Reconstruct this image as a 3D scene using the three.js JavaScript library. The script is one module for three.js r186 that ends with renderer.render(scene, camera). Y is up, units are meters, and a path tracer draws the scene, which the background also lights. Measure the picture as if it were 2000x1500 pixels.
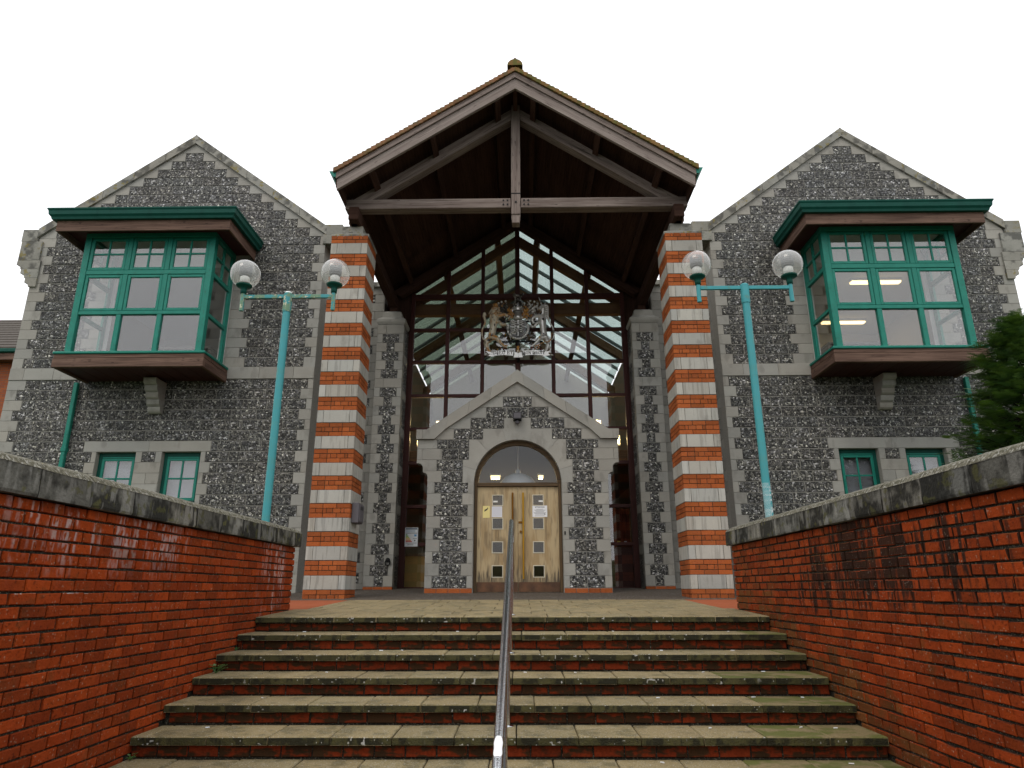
import * as THREE from 'three';
import { mergeGeometries } from 'three/addons/utils/BufferGeometryUtils.js';
import { FontLoader } from 'three/addons/loaders/FontLoader.js';
import { TextGeometry } from 'three/addons/geometries/TextGeometry.js';
import { RectAreaLightUniformsLib } from 'three/addons/lights/RectAreaLightUniformsLib.js';

// ---------------------------------------------------------------- camera, sky, sun, exposure
const scene = new THREE.Scene();
const camera = new THREE.PerspectiveCamera(2 * Math.atan(750 / 1330) * 180 / Math.PI, 4 / 3, 0.05, 900);
camera.position.set(0.08, 0.277, 7.63);
camera.rotation.order = 'YXZ';
camera.rotation.set(Math.atan(401 / 1330), 0.8 * Math.PI / 180, -0.13 * Math.PI / 180);
camera.updateMatrixWorld(true);
const renderer = new THREE.WebGLRenderer({ antialias: true });
renderer.toneMapping = THREE.LinearToneMapping;
renderer.toneMappingExposure = 1.0;
renderer.shadowMap.enabled = true;
RectAreaLightUniformsLib.init();
{ // even overcast sky, a little brighter overhead
  const W = 64, H = 32, d = new Float32Array(W * H * 4);
  for (let j = 0; j < H; j++) for (let i = 0; i < W; i++) {
    const el = Math.max(0, Math.sin(((j + .5) / H - .5) * Math.PI)), L = 1.12 + .62 * el, k = (j * W + i) * 4;
    d[k] = L * .985; d[k + 1] = L * .995; d[k + 2] = L * 1.02; d[k + 3] = 1;
  }
  const sky = new THREE.DataTexture(d, W, H, THREE.RGBAFormat, THREE.FloatType);
  sky.mapping = THREE.EquirectangularReflectionMapping; sky.magFilter = THREE.LinearFilter; sky.needsUpdate = true;
  scene.background = sky; scene.environment = sky;
}
const sun = new THREE.DirectionalLight(0xfff4e6, 0.7);
sun.position.set(-9, 26, 17); sun.castShadow = true; sun.shadow.radius = 40;
Object.assign(sun.shadow.camera, { left: -30, right: 30, top: 30, bottom: -30, near: 1, far: 90 });
scene.add(sun);

// ---------------------------------------------------------------- helpers
let seed = 7;
function rnd() { seed = (seed + 0x6D2B79F5) | 0; let t = Math.imul(seed ^ (seed >>> 15), 1 | seed); t = (t + Math.imul(t ^ (t >>> 7), 61 | t)) ^ t; return ((t ^ (t >>> 14)) >>> 0) / 4294967296; }
const rr = (a, b) => a + (b - a) * rnd();
const clamp = (v, a = 0, b = 1) => Math.min(b, Math.max(a, v));
const mix = (a, b, t) => a + (b - a) * t;
const sm = (a, b, x) => { const t = clamp((x - a) / (b - a)); return t * t * (3 - 2 * t); };
const enc = v => { v = clamp(v); return 255 * (v <= .0031308 ? 12.92 * v : 1.055 * Math.pow(v, 1 / 2.4) - .055); };
function hash(x, y, s) { let h = Math.imul(x, 374761393) + Math.imul(y, 668265263) + Math.imul(s, 1442695041); h = Math.imul(h ^ (h >>> 13), 1274126177); return ((h ^ (h >>> 16)) >>> 0) / 4294967296; }
function vnoise(x, y, px, py, s) { // periodic value noise
  const xi = Math.floor(x), yi = Math.floor(y); let fx = x - xi, fy = y - yi; fx = fx * fx * (3 - 2 * fx); fy = fy * fy * (3 - 2 * fy);
  const m = (a, p) => ((a % p) + p) % p, x0 = m(xi, px), x1 = m(xi + 1, px), y0 = m(yi, py), y1 = m(yi + 1, py);
  return mix(mix(hash(x0, y0, s), hash(x1, y0, s), fx), mix(hash(x0, y1, s), hash(x1, y1, s), fx), fy);
}
function fbm(u, v, px, py, o, s) { let a = 0, w = .5, t = 0; for (let i = 0; i < o; i++) { a += w * vnoise(u * px, v * py, px, py, s + i * 17); t += w; w *= .55; px *= 2; py *= 2; } return a / t; }
function tex(W, H, f, srgb = true) { // f(u, v) -> [r, g, b] linear
  const d = new Uint8Array(W * H * 4);
  for (let j = 0; j < H; j++) for (let i = 0; i < W; i++) {
    const c = f(i / W, j / H, i, j), k = (j * W + i) * 4;
    for (let q = 0; q < 3; q++) d[k + q] = srgb ? enc(c[q]) : 255 * clamp(c[q]);
    d[k + 3] = 255;
  }
  const t = new THREE.DataTexture(d, W, H); t.wrapS = t.wrapT = THREE.RepeatWrapping; t.magFilter = THREE.LinearFilter; t.minFilter = THREE.LinearMipmapLinearFilter; t.generateMipmaps = true;
  if (srgb) t.colorSpace = THREE.SRGBColorSpace; t.needsUpdate = true; return t;
}
const rep = (t, w, h = w) => { t.repeat.set(1 / w, 1 / h); return t; };
const grey = (W, H, f) => tex(W, H, (u, v, i, j) => { const g = f(u, v, i, j); return [g, g, g]; }, false);
const mat = o => new THREE.MeshPhysicalMaterial({ vertexColors: true, roughness: .85, metalness: 0, specularIntensity: .5, ...o });

const OFF = new Map(), used = {};
function uname(n) { if (!(n in used)) { used[n] = 0; return n; } used[n]++; return n + '_' + String(used[n]).padStart(3, '0'); }
function thing(name, pos, label, category, group, kind) {
  const g = new THREE.Group(); g.name = uname(name); g.position.set(...pos); scene.add(g); OFF.set(g, pos);
  g.userData = { label, category }; if (group) g.userData.group = group; if (kind) { g.userData.kind = kind; }
  return g;
}
function sub(name, parent) { const g = new THREE.Group(); g.name = name; parent.add(g); OFF.set(g, OFF.get(parent)); return g; }
function mesh(name, geo, m, parent, kind) { // geo in world coordinates
  const o = OFF.get(parent); geo.translate(-o[0], -o[1], -o[2]);
  const me = new THREE.Mesh(geo, m); me.name = name; me.castShadow = me.receiveShadow = true; parent.add(me); OFF.set(me, o);
  if (kind) me.userData.kind = kind; return me;
}
function solo(name, geo, m, pos, label, category, group, kind) {
  geo.translate(-pos[0], -pos[1], -pos[2]); const me = new THREE.Mesh(geo, m); me.name = uname(name); me.position.set(...pos); me.castShadow = me.receiveShadow = true;
  me.userData = {}; if (label) me.userData.label = label; if (category) me.userData.category = category; if (group) me.userData.group = group; if (kind) me.userData.kind = kind;
  scene.add(me); OFF.set(me, pos); return me;
}
const V = (x, y, z) => new THREE.Vector3(x, y, z);
const FZ = z => ({ o: [0, 0, z], r: [1, 0, 0], u: [0, 1, 0], n: [0, 0, 1] });          // faces the camera, coords (x, y)
const FXp = x => ({ o: [x, 0, 0], r: [0, 0, -1], u: [0, 1, 0], n: [1, 0, 0] });       // faces +x, coords (-z, y)
const FXm = x => ({ o: [x, 0, 0], r: [0, 0, 1], u: [0, 1, 0], n: [-1, 0, 0] });       // faces -x, coords (z, y)
const FY = y => ({ o: [0, y, 0], r: [1, 0, 0], u: [0, 0, -1], n: [0, 1, 0] });         // faces up, coords (x, -z)
const WHITE = [1, 1, 1];
class B {
  constructor() { this.p = []; this.c = []; this.n = []; this.uv = null; }
  tri(a, b, c, col = WHITE, na, nb, nc) {
    if (!na) { const e = [b[0] - a[0], b[1] - a[1], b[2] - a[2]], f = [c[0] - a[0], c[1] - a[1], c[2] - a[2]]; const n = [e[1] * f[2] - e[2] * f[1], e[2] * f[0] - e[0] * f[2], e[0] * f[1] - e[1] * f[0]]; const l = Math.hypot(...n) || 1; na = nb = nc = [n[0] / l, n[1] / l, n[2] / l]; }
    this.p.push(...a, ...b, ...c); this.n.push(...na, ...nb, ...nc); this.c.push(...col, ...col, ...col); return this;
  }
  quad(a, b, c, d, col) { this.tri(a, b, c, col); this.tri(a, c, d, col); return this; }
  box(x0, x1, y0, y1, z0, z1, col = WHITE) {
    if (x0 > x1) [x0, x1] = [x1, x0]; if (z0 > z1) [z0, z1] = [z1, z0];
    const P = (i, j, k) => [i ? x1 : x0, j ? y1 : y0, k ? z1 : z0];
    this.quad(P(0, 0, 1), P(1, 0, 1), P(1, 1, 1), P(0, 1, 1), col).quad(P(1, 0, 0), P(0, 0, 0), P(0, 1, 0), P(1, 1, 0), col).quad(P(1, 0, 1), P(1, 0, 0), P(1, 1, 0), P(1, 1, 1), col)
      .quad(P(0, 0, 0), P(0, 0, 1), P(0, 1, 1), P(0, 1, 0), col).quad(P(0, 1, 1), P(1, 1, 1), P(1, 1, 0), P(0, 1, 0), col).quad(P(0, 0, 0), P(1, 0, 0), P(1, 0, 1), P(0, 0, 1), col); return this;
  }
  bbox(x0, x1, y0, y1, z0, z1, b = .008, col = WHITE) { // box with all edges chamfered
    if (x0 > x1) [x0, x1] = [x1, x0]; if (z0 > z1) [z0, z1] = [z1, z0];
    const lo = [x0, y0, z0], hi = [x1, y1, z1];
    const pt = (sx, sy, sz, ax) => [0, 1, 2].map(i => { const s = [sx, sy, sz][i], e = s > 0 ? hi[i] : lo[i]; return i === ax ? e : e - s * b; });
    const face = (ax, s) => { const [i, j] = [[1, 2], [2, 0], [0, 1]][ax]; const q = [[-1, -1], [1, -1], [1, 1], [-1, 1]].map(([a, c]) => { const v = [0, 0, 0]; v[ax] = s; v[i] = a; v[j] = c; return pt(...v, ax); }); s > 0 ? this.quad(...q, col) : this.quad(q[3], q[2], q[1], q[0], col); };
    for (let ax = 0; ax < 3; ax++) for (const s of [1, -1]) face(ax, s);
    for (let ax = 0; ax < 3; ax++) { const [i, j] = [[1, 2], [2, 0], [0, 1]][ax]; for (const a of [1, -1]) for (const c of [1, -1]) { const v = [0, 0, 0]; v[i] = a; v[j] = c; const g = (e, f) => { const w = [...v]; w[ax] = e; return pt(...w, f); }; const q = [g(-1, i), g(1, i), g(1, j), g(-1, j)]; a * c < 0 ? this.quad(...q, col) : this.quad(q[3], q[2], q[1], q[0], col); } }
    for (const x of [1, -1]) for (const y of [1, -1]) for (const z of [1, -1]) { const t = [pt(x, y, z, 0), pt(x, y, z, 1), pt(x, y, z, 2)]; x * y * z > 0 ? this.tri(...t, col) : this.tri(t[2], t[1], t[0], col); }
    return this;
  }
  blk(f, u0, u1, v0, v1, d0, d1, bev = .004, col = WHITE, jit = 0) { // front-chamfered block in a wall frame
    if (u0 > u1) [u0, u1] = [u1, u0];
    const P = (u, v, d) => [0, 1, 2].map(i => f.o[i] + f.r[i] * u + f.u[i] * v + f.n[i] * d);
    const J = () => jit ? rr(-jit, jit) : 0, C = [[u0, v0, 1, 1], [u1, v0, -1, 1], [u1, v1, -1, -1], [u0, v1, 1, -1]];
    const o = C.map(c => [c[0] + J(), c[1] + J()]), dz = J();
    const F = C.map((c, i) => P(o[i][0] + c[2] * bev, o[i][1] + c[3] * bev, d1 + dz + J() * .5)), M = o.map(c => P(c[0], c[1], d1 + dz - bev)), K = o.map(c => P(c[0], c[1], d0));
    this.quad(...F, col);
    for (let i = 0; i < 4; i++) { const k = (i + 1) % 4; this.quad(M[i], M[k], F[k], F[i], col); this.quad(K[i], K[k], M[k], M[i], col); }
    return this;
  }
  poly(f, pts, d0, d1, col = WHITE, holes = []) { // extruded polygon in a wall frame
    const P = (u, v, d) => [0, 1, 2].map(i => f.o[i] + f.r[i] * u + f.u[i] * v + f.n[i] * d);
    const ar = q => q.reduce((s, a, i) => { const b = q[(i + 1) % q.length]; return s + a[0] * b[1] - b[0] * a[1]; }, 0);
    if (ar(pts) < 0) pts = [...pts].reverse(); holes = holes.map(h => ar(h) > 0 ? [...h].reverse() : h);
    const c = pts.map(p => new THREE.Vector2(...p)), hv = holes.map(h => h.map(p => new THREE.Vector2(...p))), all = [...pts, ...holes.flat()];
    for (const t of THREE.ShapeUtils.triangulateShape(c, hv)) { const q = t.map(i => P(...all[i], d1)), k = t.map(i => P(...all[i], d0)); this.tri(...q, col); this.tri(k[2], k[1], k[0], col); }
    for (const ring of [pts, ...holes]) for (let i = 0; i < ring.length; i++) { const a = ring[i], b = ring[(i + 1) % ring.length]; this.quad(P(...a, d0), P(...b, d0), P(...b, d1), P(...a, d1), col); }
    return this;
  }
  prism(prof, axis, a0, a1, col = WHITE, flip = false) { // profile [[p, q]...] swept along z ('z': p=x,q=y) or x ('x': p=z,q=y)
    const f = axis === 'z' ? FZ(0) : FXm(0);
    return axis === 'z' ? this.poly(f, prof, a0, a1, col) : this.poly(f, prof, -a1, -a0, col);
  }
  beam(a, b, w, h, up = [0, 1, 0], bev = .008, col = WHITE) { // beam from a to b, width w across, height h along up
    const A = V(...a), D = V(...b).sub(A), L = D.length(); D.normalize(); const S = new THREE.Vector3().crossVectors(D, V(...up)).normalize(), U = new THREE.Vector3().crossVectors(S, D);
    const t = new B().bbox(-w / 2, w / 2, -h / 2, h / 2, -L, 0, bev, col), m = new THREE.Matrix4().makeBasis(S, U, D.clone().negate()).setPosition(A);
    return this.add(t, m);
  }
  add(t, m) { const v = V(0, 0, 0), n3 = new THREE.Matrix3().getNormalMatrix(m); for (let i = 0; i < t.p.length; i += 3) { v.set(t.p[i], t.p[i + 1], t.p[i + 2]).applyMatrix4(m); this.p.push(v.x, v.y, v.z); v.set(t.n[i], t.n[i + 1], t.n[i + 2]).applyMatrix3(n3).normalize(); this.n.push(v.x, v.y, v.z); this.c.push(t.c[i], t.c[i + 1], t.c[i + 2]); } return this; }
  geom(g, m, col = WHITE) { g = g.index ? g.toNonIndexed() : g; const q = new B(); q.p = Array.from(g.attributes.position.array); q.n = Array.from(g.attributes.normal.array); for (let i = 0; i < q.p.length; i += 3) q.c.push(...col); return this.add(q, m || new THREE.Matrix4()); }
  tube(pts, rad, seg = 8, col = WHITE, n = 12, cap = true) { // tapered smooth tube through points
    const cv = new THREE.CatmullRomCurve3(pts.map(p => V(...p))), R = t => { const x = t * (rad.length - 1), i = Math.min(rad.length - 2, Math.floor(x)); return rad.length < 2 ? rad[0] : mix(rad[i], rad[i + 1], x - i); };
    const fr = cv.computeFrenetFrames(n, false), ring = [], nor = [];
    for (let i = 0; i <= n; i++) { const c = cv.getPoint(i / n), r = R(i / n), a = [], b = []; for (let k = 0; k < seg; k++) { const w = k / seg * 2 * Math.PI, d = fr.normals[i].clone().multiplyScalar(Math.cos(w)).addScaledVector(fr.binormals[i], Math.sin(w)); a.push([c.x + d.x * r, c.y + d.y * r, c.z + d.z * r]); b.push([d.x, d.y, d.z]); } ring.push(a); nor.push(b); }
    for (let i = 0; i < n; i++) for (let k = 0; k < seg; k++) { const l = (k + 1) % seg; this.tri(ring[i][k], ring[i][l], ring[i + 1][l], col, nor[i][k], nor[i][l], nor[i + 1][l]); this.tri(ring[i][k], ring[i + 1][l], ring[i + 1][k], col, nor[i][k], nor[i + 1][l], nor[i + 1][k]); }
    if (cap) for (const [i, s] of [[0, -1], [n, 1]]) for (let k = 1; k < seg - 1; k++) s > 0 ? this.tri(ring[i][0], ring[i][k], ring[i][k + 1], col) : this.tri(ring[i][k + 1], ring[i][k], ring[i][0], col);
    return this;
  }
  lathe(prof, x, y, z, seg = 20, col = WHITE) { return this.geom(new THREE.LatheGeometry(prof.map(p => new THREE.Vector2(...p)), seg), new THREE.Matrix4().makeTranslation(x, y, z), col); }
  geo(o = {}) {
    const g = new THREE.BufferGeometry(), n = this.p.length / 3, uv = new Float32Array(n * 2), { dir, off = [0, 0] } = o; const D = dir && V(...dir).normalize(), N = V(0, 0, 0), P = V(0, 0, 0), T = V(0, 0, 0);
    for (let i = 0; i < n; i++) {
      P.fromArray(this.p, i * 3); N.fromArray(this.n, i * 3); let u, v;
      if (D) { T.crossVectors(N, D); if (T.lengthSq() < .05) T.set(N.y, N.z, N.x); T.normalize(); u = P.dot(D); v = P.dot(T); }
      else { const a = Math.abs(N.x), b = Math.abs(N.y), c = Math.abs(N.z); if (c >= a && c >= b) { u = P.x; v = P.y; } else if (a >= b) { u = P.z; v = P.y; } else { u = P.x; v = P.z; } }
      uv[i * 2] = u + off[0]; uv[i * 2 + 1] = v + off[1];
    }
    g.setAttribute('position', new THREE.Float32BufferAttribute(this.p, 3)); g.setAttribute('normal', new THREE.Float32BufferAttribute(this.n, 3)); g.setAttribute('uv', new THREE.BufferAttribute(uv, 2)); g.setAttribute('color', new THREE.Float32BufferAttribute(this.c, 3)); return g;
  }
}
const b_ = () => new B();
const roff = () => ({ off: [rnd() * 7, rnd() * 7] });
const tone = (lo, hi, t = 0) => { const v = rr(lo, hi), w = rr(-t, t); return [clamp(v + w), v, clamp(v - w)]; };
function px(x, y, z) { const v = V(x, y, z).applyMatrix4(camera.matrixWorldInverse); if (v.z > -.1) return [-9999, -9999, 1]; return [1000 + 1330 * v.x / -v.z, 750 - 1330 * v.y / -v.z, -v.z]; }
// the pieces that show largest become meshes of their own, the rest one mesh of kind stuff
function emit(parent, name, items, m, cap = 300, restName) {
  for (const it of items) { const q = px(...it.at); it.w = (it.area || .02) / (q[2] * q[2]) * (q[0] < -30 || q[0] > 2030 || q[1] < -30 || q[1] > 1530 ? .001 : 1) * (it.f === undefined ? 1 : it.f); }
  items.sort((a, b) => b.w - a.w);
  for (const it of items.slice(0, cap)) mesh(name, it.g, it.m || m, parent);
  const rest = items.slice(cap); if (rest.length) mesh(restName || name + '_remainder', mergeGeometries(rest.map(i => i.g)), m, parent, 'stuff');
}

// ---------------------------------------------------------------- materials
console.log('materials');
const brickWallTex = (side) => rep(tex(1536, 480, (u, v) => { // u: 8.6 m along the wall (z from -1.3), v: 2.7 m up (y from -1.6)
  const z = u * 8.6 - 1.3, y = v * 2.7 - 1.6;
  const fine = fbm(u, v, 340, 110, 3, 1), mid = fbm(u, v, 60, 20, 3, 5);
  let c = [mix(.20, .39, fine * .55 + mid * .45), mix(.027, .062, fine * .5 + mid * .5), mix(.003, .010, fine)];
  const pit = sm(.70, .82, fbm(u, v, 520, 170, 2, 9)); c = c.map(x => x * (1 - .45 * pit));
  const drip = fbm(u, v, 260, 5, 3, 21), blot = fbm(u, v, 26, 9, 4, 33);
  if (side < 0) { // lime bloom run down under the coping
    const band = Math.max(sm(1.4, 2.2, z) * (1 - sm(3.5, 4.2, z)) * sm(.28, .58, y), sm(-.95, -.7, z) * (1 - sm(-.25, .1, z)) * sm(-.1, .15, y));
    const e = sm(.50, .70, drip * .62 + blot * .5 - .06 + .07 * band) * band * sm(.3, .62, fbm(u, v, 420, 60, 2, 44));
    c = c.map((x, i) => mix(x, [.50, .44, .43][i], e * .58));
    const line = Math.abs(y - .262 - .006 * (drip - .5)) < .005 && z > .9 ? .9 : 0; c = c.map((x, i) => mix(x, .6, line * sm(.3, .5, blot)));
    const alg = sm(.62, .8, fbm(u, v, 60, 24, 3, 71)) * .25; c = c.map((x, i) => mix(x, [.06, .055, .02][i], alg));
  } else { // black algae run down from the coping
    const cx = (z - 2.35) / 1.5, cy = (y - .48) / .5, core = 1 - Math.hypot(cx, cy);
    const wide = (1 - sm(.2, 1.3, Math.abs(z - 1.8) / 2.3)) * sm(-.1, .5, y);
    const s = sm(.50, .66, drip * .55 + blot * .42 + clamp(core, -.6, .8) * .22 + wide * .07 - .06);
    c = c.map((x, i) => mix(x, [.022, .013, .008][i], s * .93));
    const foot = clamp(1 - (y + .336 * Math.max(0, z) + .0) / .45) , gm = sm(.45, .7, fbm(u, v, 50, 18, 4, 52) * .7 + foot * .36) * (z < 3.4 ? 1 : .5) + .5 * sm(.4, .62, fbm(u, v, 70, 22, 3, 66)) * (1 - sm(-.2, .9, z));
    c = c.map((x, i) => mix(x, [.085, .062, .018][i], clamp(gm) * .62));
  }
  const spk = sm(.80, .84, fbm(u, v, 700, 230, 2, 81)); return c.map((x, i) => mix(x, [.45, .42, .36][i], spk * .5));
}), 8.6, 2.7);
const brickBump = rep(grey(512, 512, (u, v) => .6 * fbm(u, v, 90, 90, 3, 3) + .4 * fbm(u, v, 20, 20, 3, 4)), 1);
const M = {};
M.brickL = mat({ map: brickWallTex(-1), bumpMap: brickBump, bumpScale: .005, roughness: .9, specularIntensity: .3 });
M.brickR = mat({ map: brickWallTex(1), bumpMap: brickBump, bumpScale: .005, roughness: .85, specularIntensity: .3 });
for (const m of [M.brickL, M.brickR]) m.map.offset.set(1.3 / 8.6, 1.6 / 2.7);
const brickTex = rep(tex(512, 512, (u, v) => { const f = fbm(u, v, 80, 80, 3, 2), g = fbm(u, v, 9, 9, 4, 8), p = sm(.7, .8, fbm(u, v, 130, 130, 2, 19)); return [mix(.30, .48, f * .5 + g * .5) * (1 - .3 * p), mix(.078, .135, f * .5 + g * .5) * (1 - .3 * p), mix(.020, .046, f)]; }), 1.3);
M.brick = mat({ map: brickTex, bumpMap: brickBump, bumpScale: .003, roughness: .9, specularIntensity: .25 });
const riserTex = rep(tex(1024, 512, (u, v) => { const f = fbm(u, v, 200, 100, 3, 2), s = sm(.40, .58, fbm(u, v, 24, 40, 4, 12) * .75 + fbm(u, v, 90, 20, 2, 14) * .25); const c = [mix(.12, .25, f), mix(.017, .036, f), mix(.003, .009, f)]; return c.map((x, i) => mix(x, [.02, .021, .009][i], s * .85)); }), 3, 1.5);
M.riser = mat({ map: riserTex, bumpMap: brickBump, bumpScale: .004, roughness: .85, specularIntensity: .3 });
M.mortarDark = mat({ map: rep(tex(256, 256, (u, v) => { const f = fbm(u, v, 60, 60, 3, 7), g = sm(.66, .72, fbm(u, v, 120, 120, 2, 17)); const c = mix(.010, .030, f); return [c * 1.1 + .12 * g, c + .11 * g, c * .7 + .08 * g]; }), .8), roughness: .95 });
M.mortar = mat({ map: rep(tex(256, 256, (u, v) => { const f = fbm(u, v, 60, 60, 3, 7); return [mix(.24, .38, f), mix(.232, .365, f), mix(.205, .325, f)]; }), .8), roughness: .95 });
// knapped flint set in mortar, shadow painted dark into the gaps: 2 m tile
const FN = 62, fcell = [];
for (let j = 0; j < FN; j++) for (let i = 0; i < FN; i++) { const a = hash(i, j, 1), k = hash(i, j, 2), d = hash(i, j, 5); let g = a < .36 ? mix(.02, .07, k) : a < .78 ? mix(.09, .25, k) : mix(.26, .80, k * k); fcell.push({ x: .5 + (hash(i, j, 3) - .5) * 1.0, y: .5 + (hash(i, j, 4) - .5) * 1.0, z: mix(.10, .30, hash(i, j, 9)), g, t: d, sx: mix(.75, 1.25, hash(i, j, 6)), tx: hash(i, j, 7) - .5, ty: hash(i, j, 8) - .5 }); }
const flintCol = new Uint8Array(1024 * 1024 * 4), flintH = new Uint8Array(1024 * 1024 * 4), flintR = new Uint8Array(1024 * 1024 * 4);
for (let j = 0; j < 1024; j++) for (let i = 0; i < 1024; i++) {
  const wx = (fbm(i / 1024, j / 1024, 44, 44, 3, 91) - .5) * 1.5, wy = (fbm(i / 1024, j / 1024, 44, 44, 3, 95) - .5) * 1.5;
  const u = i / 1024 * FN + wx, v = j / 1024 * FN + wy, iu = Math.floor(u), iv = Math.floor(v); let d1 = 9, d2 = 9, best = null, bx = 0, by = 0;
  for (let y = -1; y <= 1; y++) for (let x = -1; x <= 1; x++) { const c = fcell[((iv + y + FN) % FN) * FN + (iu + x + FN) % FN], dx = (iu + x + c.x - u) * c.sx, dy = (iv + y + c.y - v) / c.sx, d = Math.hypot(dx, dy); if (d < d1) { d2 = d1; d1 = d; best = c; bx = dx; by = dy; } else if (d < d2) d2 = d; }
  const e = sm(best.z - .08, best.z + .08, d2 - d1 + .06), n = fbm(i / 1024, j / 1024, 256, 256, 2, 41), g = best.g * (.7 + .6 * n), rim = sm(.28, .5, d1) * (best.t > .6 ? .16 : .02);
  const cr = mix(.042, g + rim, e), cg = mix(.040, g * .98 + rim * .95, e), cb = mix(.036, g * (best.t < .5 ? .96 : .86) + rim * .84, e), k = (j * 1024 + i) * 4;
  flintCol[k] = enc(cr); flintCol[k + 1] = enc(cg); flintCol[k + 2] = enc(cb); flintCol[k + 3] = 255;
  const h = 255 * clamp(e * (.62 + .7 * (bx * best.tx + by * best.ty) + .12 * (1 - d1)) + .05 * n), r = 255 * mix(.95, best.g < .1 ? .3 : .55, e);
  flintH[k] = flintH[k + 1] = flintH[k + 2] = h; flintR[k] = flintR[k + 1] = flintR[k + 2] = r; flintH[k + 3] = flintR[k + 3] = 255;
}
const dt = (d, s) => { const t = new THREE.DataTexture(d, 1024, 1024); t.wrapS = t.wrapT = THREE.RepeatWrapping; t.magFilter = THREE.LinearFilter; t.minFilter = THREE.LinearMipmapLinearFilter; t.generateMipmaps = true; if (s) t.colorSpace = THREE.SRGBColorSpace; t.needsUpdate = true; return rep(t, 2); };
M.flint = mat({ map: dt(flintCol, 1), bumpMap: dt(flintH), bumpScale: .022, roughnessMap: dt(flintR), roughness: 1, specularIntensity: .8 });
const stoneTex = rep(tex(1024, 1024, (u, v) => { const f = fbm(u, v, 240, 240, 3, 1), g = fbm(u, v, 6, 6, 5, 13), d = sm(.54, .78, fbm(u, v, 14, 8, 5, 23)), c = mix(.29, .42, f * .3 + g * .7); return [c * (1 - .2 * d), c * (.965 - .2 * d), c * (.86 - .18 * d)]; }), 2.6);
const stoneBump = rep(grey(256, 256, (u, v) => fbm(u, v, 50, 50, 4, 6)), .6);
M.stone = mat({ map: stoneTex, bumpMap: stoneBump, bumpScale: .002, roughness: .9 });
M.stoneSkylit = mat({ map: rep(tex(512, 512, (u, v) => { const f = fbm(u, v, 160, 160, 3, 1), g = fbm(u, v, 5, 5, 5, 13), d = sm(.6, .8, fbm(u, v, 12, 7, 5, 23)), w = sm(.55, .72, fbm(u, v, 60, 4, 3, 63)) * .22, c = mix(.36, .52, f * .3 + g * .7) * (1 - w); return [c * (1 - .22 * d), c * (.965 - .22 * d), c * (.86 - .2 * d)]; }), 2.3), bumpMap: stoneBump, bumpScale: .0015, roughness: .9 });  // stone lightened for the pillars, their open sky light put into the colour
const weatherTex = rep(tex(1024, 1024, (u, v) => { const f = fbm(u, v, 240, 240, 3, 1), g = fbm(u, v, 8, 8, 5, 14), k = sm(.42, .66, fbm(u, v, 12, 12, 5, 27)), l = sm(.60, .70, fbm(u, v, 26, 26, 4, 36)) * sm(.45, .6, fbm(u, v, 4, 4, 2, 38)); let c = [mix(.24, .38, g), mix(.235, .365, g), mix(.20, .32, g)].map(x => x * mix(.85, 1.1, f)); c = c.map((x, i) => mix(x, [.075, .073, .066][i], k * .75)); return c.map((x, i) => mix(x, [.24, .19, .045][i], l * .7)); }), 2.2);
M.weather = mat({ map: weatherTex, bumpMap: stoneBump, bumpScale: .004, roughness: .95 });
const copeTex = rep(tex(2048, 256, (u, v) => { // 8 m x 1 m: soot, lime runs and lichen on the wall coping
  const f = fbm(u, v, 700, 90, 3, 1), dr = fbm(u, v, 240, 3, 3, 15), bl = fbm(u, v, 40, 6, 4, 29), y = v; // v = y in metres (0..1)
  const jt = Math.abs(((u * 8 + .25 + 8) % .5) - .25) , nearJ = 1 - sm(.0, .09, .25 - jt > .2 ? .25 - jt : .25 - jt);
  let c = [.17, .165, .14].map(x => x * mix(.7, 1.2, f));
  const k = sm(.34, .52, bl * .80 + dr * .12 + .05); c = c.map((x, i) => mix(x, [.026, .025, .020][i], k * .92));
  const w = sm(.50, .68, dr * .6 + fbm(u, v, 90, 10, 3, 47) * .5 + nearJ * .26 - .10) * .7; c = c.map((x, i) => mix(x, [.36, .35, .31][i], w * .8));
  const m = sm(.60, .72, fbm(u, v, 120, 16, 4, 58)); return c.map((x, i) => mix(x, [.13, .125, .04][i], m * .6));
}), 8, 1);
const copeBump = rep(grey(512, 512, (u, v) => .5 * fbm(u, v, 50, 50, 4, 6) + .5 * fbm(u, v, 12, 12, 3, 9)), .7);
M.cope = mat({ map: copeTex, bumpMap: copeBump, bumpScale: .009, roughness: .95 });
M.jointLime = mat({ map: rep(tex(128, 128, (u, v) => { const f = fbm(u, v, 30, 30, 3, 5), g = sm(.45, .65, fbm(u, v, 9, 9, 3, 8)); return [mix(.30, .06, g) * mix(.8, 1.1, f), mix(.29, .055, g) * mix(.8, 1.1, f), mix(.25, .045, g)]; }), .4), roughness: .95 });
M.lichen = mat({ map: rep(tex(512, 512, (u, v) => { const f = fbm(u, v, 60, 60, 4, 3), g = sm(.50, .62, fbm(u, v, 36, 36, 3, 13)), h = sm(.62, .7, fbm(u, v, 70, 70, 2, 23)); let c = [mix(.05, .13, f), mix(.048, .12, f), mix(.03, .085, f)]; c = c.map((x, i) => mix(x, [.20, .185, .14][i], g * .55)); return c.map((x, i) => mix(x, [.45, .44, .40][i], h * .5)); }), .7), bumpMap: copeBump, bumpScale: .014, roughness: 1 });
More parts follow.
